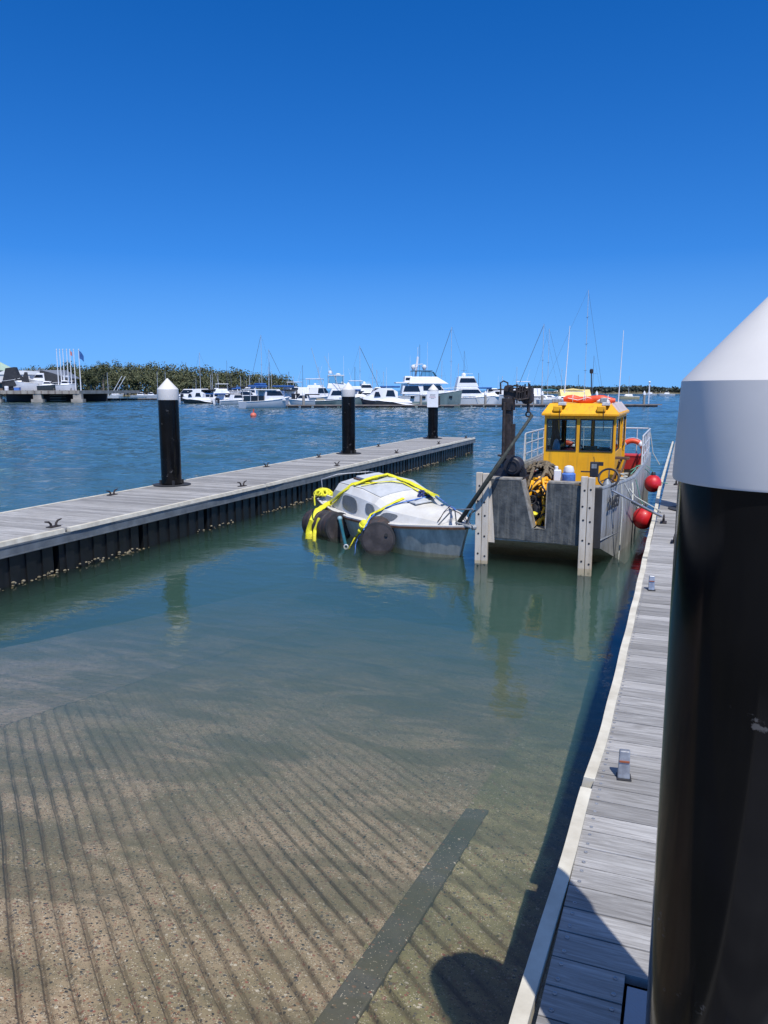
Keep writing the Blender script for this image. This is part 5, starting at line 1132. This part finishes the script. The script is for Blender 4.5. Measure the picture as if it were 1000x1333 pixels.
# ---- left wharf with boats on hardstand
wl_ = atz(104, 523.5, 0); w0 = atz(-40, 523.5, 0); WZ = H + (508-508.3)*mpp(wl_)
d = (w0 - wl_); wr = math.atan2(d.y, d.x) + math.pi
Lw = d.length
t = thing('wharf', 'raised concrete boatyard wharf on piers at far left', 'wharf', (w0.x, w0.y, 0), wr)
MB().box((0, 0, WZ-.8), (Lw, 45, WZ)).build('slab', M_conc, t)
MB().box((0, 18, -1), (Lw, 18.4, WZ-.81)).build('back_wall', M_ink, t)
s = mpp(wl_)
for px in (-5, 49, 101):
    x = (px+40)*s
    o = MB().box((x-1.0, .1, -1), (x+.9, 1.4, WZ-.81)).build('pier', M_conc, t); MB().box((x-1.4, -.2, -1), (x+1.3, 1.8, .7)).build('pile_cap', M_conc, o)
b = MB(); [b.box(((px+40)*s, -.08, WZ-.8), ((px+40)*s+.3, -.002, WZ-.1)) for px in range(-36, 104, 9)]; b.build('fender_timber', M_wood2, t)
b = MB()
for z in (.3, .9, 1.5): b.box(((58+40)*s, 3, z), ((73+40)*s, 6, z+.12))
b.build('low_landing', M_conc, t)
WS = s
WT = t
def onw(px, dy=6):
    b_ = atz(px, 523.5, 0); n_ = 1 + dy/210; return Vector((b_.x*n_, b_.y*n_, WZ))
bpy.context.view_layer.update()
wt = t
def yard_boat(px, L, label, hm, kind, rz=0, cover=None, dy=5, hgt=1):
    o = thing('yard_boat', label, 'boat', onw(px, dy), wr + rz, 'boats standing ashore on the wharf')
    yacht_hull(o, L, 2.6, 1.7*hgt, 2.3*hgt, hm, rake=.15)
    if kind == 'cover':
        MB().loft([[(x, -w_, z0*hgt), (x, w_, z0*hgt), (x, w_*.6, z1*hgt), (x, -w_*.6, z1*hgt)] for x, w_, z0, z1 in ((-.5*L, 1.2, .6, 1.8), (-.3*L, 1.35, .6, 4.0), (.15*L, 1.35, .8, 4.2), (.3*L, 1.2, 1.0, 2.8), (.5*L, .4, 1.8, 2.4))]).build('cover', cover, o, smooth=30)
    if kind == 'slope':
        MB().loft([[(x, -w_, z0), (x, w_, z0), (x, w_*.4, z1), (x, -w_*.4, z1)] for x, w_, z0, z1 in ((-.5*L, 1.2, 1.5, 4.8), (-.2*L, 1.3, 1.6, 4.2), (.25*L, 1.1, 1.8, 2.9), (.5*L, .3, 2.1, 2.3))]).build('cover', cover, o, smooth=30)
    if kind == 'cabin':
        tier(o, 'cabin', -.25*L, .25*L, -.2*L, .05*L, 1.8*hgt, 3.3*hgt, 1.1, .8, M_white, [(.1, .97, .4, .8)])
    if kind == 'screen':
        tier(o, 'cockpit_cover', -.15*L, .15*L, -.1*L, .0, 1.9, 4.3, 1.1, .8, M_bdark); tier(o, 'bow_deck', 0, .4*L, 0, .35*L, 1.9, 2.3, .9, .6, M_white)
    b = MB(); 
    for x in (-.3*L, 0, .28*L): b.bar((x, -1.0, 0), (x, -.4, 1.0), .15, .15); b.bar((x, 1.0, 0), (x, .4, 1.0), .15, .15)
    b.box((-.4*L, -.1, .0), (.35*L, .1, .35)); b.build('cradle', M_ink, o); return o
yard_boat(20, 4.6, 'boat ashore under a tall black cover at the left of the wharf', M_bdark, 'cover', cover=M_bdark, hgt=1.3)
yard_boat(35, 5.5, 'white runabout ashore with grey cockpit cover, second on the wharf', M_hwhite, 'screen', R(200))
yard_boat(54, 6.5, 'white flybridge boat ashore in the middle of the wharf', M_hwhite, 'cabin', R(180), dy=9, hgt=1.25)
yard_boat(65, 4.8, 'dark-striped runabout ashore in front of the white flybridge boat', M_hnavy, 'cabin', R(8), dy=3, hgt=.65)
yard_boat(78, 8.5, 'long boat ashore under a sloping black cover', M_hnavy, 'slope', R(-4), cover=M_bdark, dy=9)
yard_boat(88, 4.4, 'low white boat ashore at the wharf end below the flagpoles', M_hwhite, 'cabin', R(6), dy=3, hgt=.7)
for i, (px, kk) in enumerate(((10, 'white plastic drum at far left of the wharf edge'), (24, 'blue and white crate on the wharf under the black covered boat'))):
    o = thing('drum' if i == 0 else 'crate', kk, 'drum' if i == 0 else 'crate', onw(px, 1.5), wr)
    if i == 0: MB().lathe([(.4, 0), (.45, .1), (.45, .9), (.4, 1.0)], (0, 0, 0), 14).build('barrel', M_white, o, smooth=30); MB().lathe([(.46, .48), (.46, .54)], (0, 0, 0), 14).build('hoop', M_mast, o)
    else: MB().box((-.6, -.5, 0), (.6, .5, .7)).build('box', M_bstrap, o, bevel=.04); MB().box((-.64, -.54, .7), (.64, .54, .85)).build('lid', M_white, o, bevel=.03)
fp = None
for i, (px, top) in enumerate([(78, 465), (82, 466), (86, 463), (91, 462), (95, 464), (100, 460), (106.5, 462)]):
    kk = ['leftmost', 'second from left', 'third from left', 'middle', 'fifth from left', 'sixth from left', 'rightmost'][i]
    lb = kk + ' of the seven white flagpoles on the wharf' + (' flying a dark blue flag' if i == 6 else ', with a small reddish flag' if i == 4 else '')
    if fp is None:
        fp = thing('flagpole', lb, 'flagpole', onw(px, 3), wr, 'flagpoles at the wharf end'); MB().tube([(0, 0, 0), (0, 0, 9.4)], [.13, .07], 8).build('pole', M_white, fp, smooth=True); MB().ball((0, 0, 9.45), .14, 8, 6).build('finial', M_white, fp); o = fp
    else: o = copy_tree(fp); o.location = onw(px, 3); o['label'] = lb
    if i in (4, 6): MB().loft([[(x, .12*math.sin(x*3), z1), (x, .12*math.sin(x*3)+.02, z1), (x, .12*math.sin(x*3)+.02, z0), (x, .12*math.sin(x*3), z0)] for x, z0, z1 in ([(.08, 7.4, 9.2), (.5, 7.2, 8.9), (1.1, 6.6, 8.0)] if i == 6 else [(.08, 8.2, 9.2), (.5, 7.9, 8.8)])]).build('flag', M_blue if i == 6 else mat('faded_red_flag', (.55, .2, .2), rough=.8), o)
t = thing('gantry', 'small white frame standing among the flagpoles', 'frame', onw(88.5, 5), wr); MB().bar((-.7, 0, 0), (-.7, 0, 3.2), .15, .15).bar((.7, 0, 0), (.7, 0, 3.2), .15, .15).build('post', M_white, t); MB().box((-.8, -.1, 3.2), (.8, .1, 3.5)).build('beam', M_white, t)
# buildings behind the wharf
M_roofg = mat('pale_green_roof', (.45, .58, .44), (.36, .47, .36), rough=.7, scale=.3)
M_wallw = mat('white_wall', (.74, .73, .70), (.62, .6, .57), rough=.7, scale=.4)
t = thing('clubhouse', 'white long building with pale green peaked roof behind the wharf at the left edge', 'building', onw(-8, 16), wr)
MB().box((-14, 0, 0), (9.2, 14, 1.9)).build('wall', mat('brown_wall', (.20, .14, .10), rough=.8), t); MB().box((-14.5, -.8, 2.0), (9.8, 14.5, 3.9)).build('upper_wall', M_wallw, t); MB().hexa([(-14.6, -1, 3.9), (10, -1, 3.9), (10, 15, 3.9), (-14.6, 15, 3.9), (-10, 4, 5.0), (6.5, 4, 5.0), (6.5, 11, 5.0), (-10, 11, 5.0)]).build('fascia_roof', mat('grey_roof_sheet', (.55, .58, .6), rough=.5), t)
MB().hexa([(-8, 2, 5.0), (1.2, 2, 5.0), (1.2, 12, 5.0), (-8, 12, 5.0), (-4.3, 6.8, 7.8), (-2.2, 6.8, 7.8), (-2.2, 7.2, 7.8), (-4.3, 7.2, 7.8)]).build('peaked_roof', M_roofg, t); MB().hexa([(-4.2, 6, 7.6), (-2.2, 6, 7.6), (-2.2, 8, 7.6), (-4.2, 8, 7.6), (-3.3, 6.9, 9.6), (-3.1, 6.9, 9.6), (-3.1, 7.1, 9.6), (-3.3, 7.1, 9.6)]).build('spire', M_roofg, t)
for x in (-10, -6.5, -3, .5, 4, 6.6): MB().box((x, -.06, .6), (x+2.2, .04, 1.7)).build('window', M_tint, t)
for x in (-7, -2, 3, 8): MB().box((x-.1, -.86, 0), (x+.1, -.7, 2.0)).build('veranda_post', M_wallw, t)
t = thing('house', 'low dark grey hip-roofed house between the wharf boats and the trees', 'building', onw(62, 30), wr); MB().box((-5, 0, 0), (5, 8, 3.2)).build('wall', mat('slate_wall', (.12, .14, .17), rough=.8), t)
MB().hexa([(-5.8, -.8, 3.2), (5.8, -.8, 3.2), (5.8, 8.8, 3.2), (-5.8, 8.8, 3.2), (-3.2, 2, 5.4), (3.2, 2, 5.4), (3.2, 6, 5.4), (-3.2, 6, 5.4)]).build('roof', mat('blue_grey_roof', (.14, .16, .20), rough=.6), t); MB().box((-3, -.05, 1), (-1, .03, 2.4)).box((1, -.05, 1), (3, .03, 2.4)).build('window', M_tint, t)

# ---- wooded shores: ground strips, then trees
def leaf_mat(name, a, b_, c):
    k = NT(name); g_ = k.n('NewGeometry'); col = k.ramp(g_.outputs['Random Per Island'], [(0, a), (.5, b_), (1, c)])
    big = k.noise(k.coord(), .16, 3); col = k.mix(k.ramp(big, [(.42, .45), (.6, 0.0)]), col, tuple(v*.6 for v in a))
    k.l(col, k.b.inputs['Base Color']); k.b.inputs['Roughness'].default_value = .7; k.b.inputs['Specular IOR Level'].default_value = .2; return k.m
M_leaf = leaf_mat('gum_foliage', (.075, .09, .042), (.11, .12, .058), (.165, .16, .085))
M_leafb = leaf_mat('brown_foliage', (.13, .10, .07), (.18, .14, .10), (.10, .10, .05))
M_leafd = leaf_mat('dark_foliage', (.03, .042, .02), (.05, .062, .028), (.075, .085, .04))
M_bark = mat('bark', (.22, .18, .14), (.12, .10, .08), rough=.9, bump=0)
M_farleaf = leaf_mat('far_shore_foliage', (.06, .075, .06), (.075, .09, .07), (.095, .11, .08))
def crown(mb, c, rx, rz, rnd, n, sz):
    c = Vector(c); lobes = [(c + Vector((rnd.uniform(-.6, .6)*rx, rnd.uniform(-.6, .6)*rx, rnd.uniform(-.35, .5)*rz)), rnd.uniform(.45, .75)) for _ in range(8)]
    for i in range(n):
        lc, lr = rnd.choice(lobes); d_ = Vector((rnd.gauss(0, 1), rnd.gauss(0, 1), rnd.gauss(0, 1))).normalized()*rnd.uniform(.55, 1)
        p = lc + Vector((d_.x*lr*rx, d_.y*lr*rx, d_.z*lr*rz)); s_ = sz*rnd.uniform(.6, 1.3)
        a = Vector((rnd.gauss(0, 1), rnd.gauss(0, 1), rnd.gauss(0, 1))).normalized(); b_ = a.orthogonal().normalized(); nrm = (d_ + Vector((rnd.uniform(-.5, .5),)*3)).normalized()
        u = nrm.orthogonal().normalized(); v = nrm.cross(u); an = rnd.uniform(0, 6.28); u, v = u*math.cos(an)+v*math.sin(an), v*math.cos(an)-u*math.sin(an)
        mb.add([p - u*s_, p - v*s_*.6, p + u*s_, p + v*s_*.7], [(0, 1, 2, 3)])
rnd = random.Random(21)
def shore(name, pts, m, depth=60, hgt=2):
    A = [atz(px, py, 0) for px, py in pts]; dirn = Vector((-math.sin(YAW), math.cos(YAW), 0)); V = []
    for a in A: V += [a + Vector((0, 0, -.5)), a + dirn*3 + Vector((0, 0, .6)), a + dirn*depth + Vector((0, 0, hgt)), a + dirn*(depth*2) + Vector((0, 0, -1))]
    n = 4; mb = MB().add(V, [(i*n+j, (i+1)*n+j, (i+1)*n+j+1, i*n+j+1) for i in range(len(A)-1) for j in range(3)]); return tag(mb.build(name, m, smooth=True), kind='structure')
M_sand = mat('shore_bank', (.20, .17, .11), (.10, .10, .06), rough=.95, scale=.1, bump=0)
shore('headland', [(-80, 516), (20, 515.5), (130, 515.5), (250, 516), (330, 517), (380, 517), (402, 516.6)], M_sand)
shore('far_shore', [(655, 512.4), (720, 512.3), (800, 512.4), (880, 512.4), (960, 512.4), (1100, 512.6)], M_sand, 80, 3)
dirn = Vector((-math.sin(YAW), math.cos(YAW), 0))
# woodland outline of the headland, tree top height in photo pixels along x
prof = [(-60, 478), (0, 476), (18, 476), (30, 470), (45, 474), (58, 474), (70, 470), (85, 473), (100, 470), (118, 471), (135, 473), (150, 471), (165, 470), (180, 471), (195, 475), (215, 478), (230, 477), (245, 477), (262, 480), (275, 478), (290, 482), (310, 484), (330, 487), (350, 490), (366, 496), (372, 505)]
def top_at(x):
    for (a, b_), (c, d_) in zip(prof, prof[1:]):
        if a <= x <= c: return b_ + (d_-b_)*(x-a)/(c-a)
    return 500
tn_ = 0
wood = MB(); trunks = MB()
for row in range(4):
    x = -50 + row*2
    while x < 371:
        bs = atz(x, 516, 0) + dirn*(6 + row*16 + rnd.uniform(-4, 4)); s = mpp(bs)
        tp = top_at(x) + rnd.uniform(-1.5, 4.5) + (3-row)*5.5
        zt = H + (508-tp)*s; zt = max(zt, 4)
        rx = rnd.uniform(3.2, 5.5) * (.8 if zt < 9 else 1); rz = max(2.2, zt*.36)
        crown(wood, (bs.x, bs.y, zt - rz*.85), rx, rz, rnd, 260, .48)
        if row == 0: crown(wood, (bs.x, bs.y, zt*.32), rx*.9, zt*.3, rnd, 120, .5)
        trunks.tube([(bs.x, bs.y, 0), (bs.x+rnd.uniform(-.5, .5), bs.y, zt-rz)], .22, 5)
        x += rnd.uniform(5, 8.5)
tag(wood.build('woodland', M_leaf), 'mass of olive-green gum trees covering the headland', 'woodland', kind='stuff')
tag(trunks.build('woodland_trunks', M_bark), 'pale trunks under the headland woodland', 'woodland', kind='stuff')
def tree(px, top, m, label, rxp, back=10, grp='single trees standing behind the wharf'):
    bs = atz(px, 518.5, 0) + dirn*back; s = mpp(bs); zt = H + (508-top)*s
    t = thing('tree', label, 'tree', (bs.x, bs.y, 0), 0, grp); rx = rxp*s; mb = MB(); rz = zt*.38
    crown(mb, (0, 0, zt-rz), rx, rz, rnd, 700, .36); mb.build('crown', m, t)
    b = MB().tube([(0, 0, 0), (.2, 0, zt*.35), (0, .1, zt*.7)], [.4, .28, .12], 7)
    for q in range(4): b.tube([(.1, 0, zt*.35), (rx*.5*math.cos(q*1.6), rx*.5*math.sin(q*1.6), zt*.68)], [.16, .06], 5)
    b.build('trunk', M_bark, t)
tree(38, 472, M_leafb, 'brownish wide tree behind the white building', 16); tree(66, 470, M_leafd, 'dark rounded tree between the brownish tree and the flagpoles', 13, 14); tree(116, 470.5, M_leaf, 'tall olive tree just right of the flagpoles', 9, 14); tree(90, 478, M_leafd, 'dark tree right behind the flagpoles', 10, 20)
# far right shore: continuous low tree line more than half a kilometre away
fw = MB(); x = 655
while x < 900:
    for row in range(2):
        bs = atz(x, 512.4, 0) + dirn*(8 + row*30); s = mpp(bs)
        tp = 502.8 + 1.2*math.sin(x*.05) + rnd.uniform(-.8, 1.6) + (1.2 if x > 850 else 0) + (1.5 if x < 690 else 0); zt = H + (508-tp)*s
        crown(fw, (bs.x, bs.y, zt*.55), 5.5, zt*.5, rnd, 70, 1.0)
    x += rnd.uniform(3, 5)
tag(fw.build('far_woodland', M_farleaf), 'low dark tree line along the far right shore', 'woodland', kind='stuff')
for i, (px, w_) in enumerate(((742, 1.5), (800, 1.2), (857, 1.6), (873, 1.3))):
    bs = atz(px, 512.2, 0) + Vector((0, -6, 0)); t = thing('house', ['tiny pale house on the far shore above the wheelhouse', 'tiny pale house on the far shore left of the cream yacht', 'tiny pale house on the far shore above the lamp pole', 'tiny pale house on the far shore beside the big pile'][i], 'house', (bs.x, bs.y, .6), VRZ, 'houses on the far shore')
    MB().box((-w_*2.5, 0, -1), (w_*2.5, 4, 2.2)).build('wall', M_wallw, t); MB().prism([(-.4, 2.2), (2, 3.6), (4.4, 2.2)], 'X', -w_*2.6, w_*2.6).build('roof', M_rust, t)
# distant hazy shore in the gap of the marina

# ================================================================== a piece of its own for every post, leg and pane
SPLIT = ('corner_rubber', 'roof_post', 'awning_post', 'hardtop_leg', 'bimini_post', 'canopy_post', 'coaming', 'hatch_slide', 'deck_locker', 'paper_tray', 'horn', 'porthole', 'post', 'plate_seam', 'stalk', 'plate_lip', 'spreader', 'mooring_line', 'awning', 'transom_seat', 'rust_band', 'fender_timber')
def islands(me):
    par = list(range(len(me.vertices)))
    def fnd(i):
        while par[i] != i: par[i] = par[par[i]]; i = par[i]
        return i
    for e in me.edges:
        a, b = fnd(e.vertices[0]), fnd(e.vertices[1])
        if a != b: par[a] = b
    g = {}
    for i in range(len(par)): g.setdefault(fnd(i), set()).add(i)
    return list(g.values())
CACHE = {}
for o in list(COL.objects):
    if o.type != 'MESH' or o.parent is None: continue
    nm = o.name.split('.')[0]
    if nm not in SPLIT and not (nm == 'window' and o.parent.name.startswith('sport_cruiser')): continue
    if o.data.name not in CACHE:
        src_, lst = o.data, []
        isl = islands(src_)
        for vs in (isl if 2 <= len(isl) <= 30 else []):
            me = src_.copy(); bm = bmesh.new(); bm.from_mesh(me); bm.verts.ensure_lookup_table()
            bmesh.ops.delete(bm, geom=[v for v in bm.verts if v.index not in vs], context='VERTS'); bm.to_mesh(me); bm.free(); lst.append(me)
        CACHE[src_.name] = lst
    for i, me in enumerate(CACHE[o.data.name]):
        if i == 0: o.data = me
        else:
            c = o.copy(); c.data = me; COL.objects.link(c)
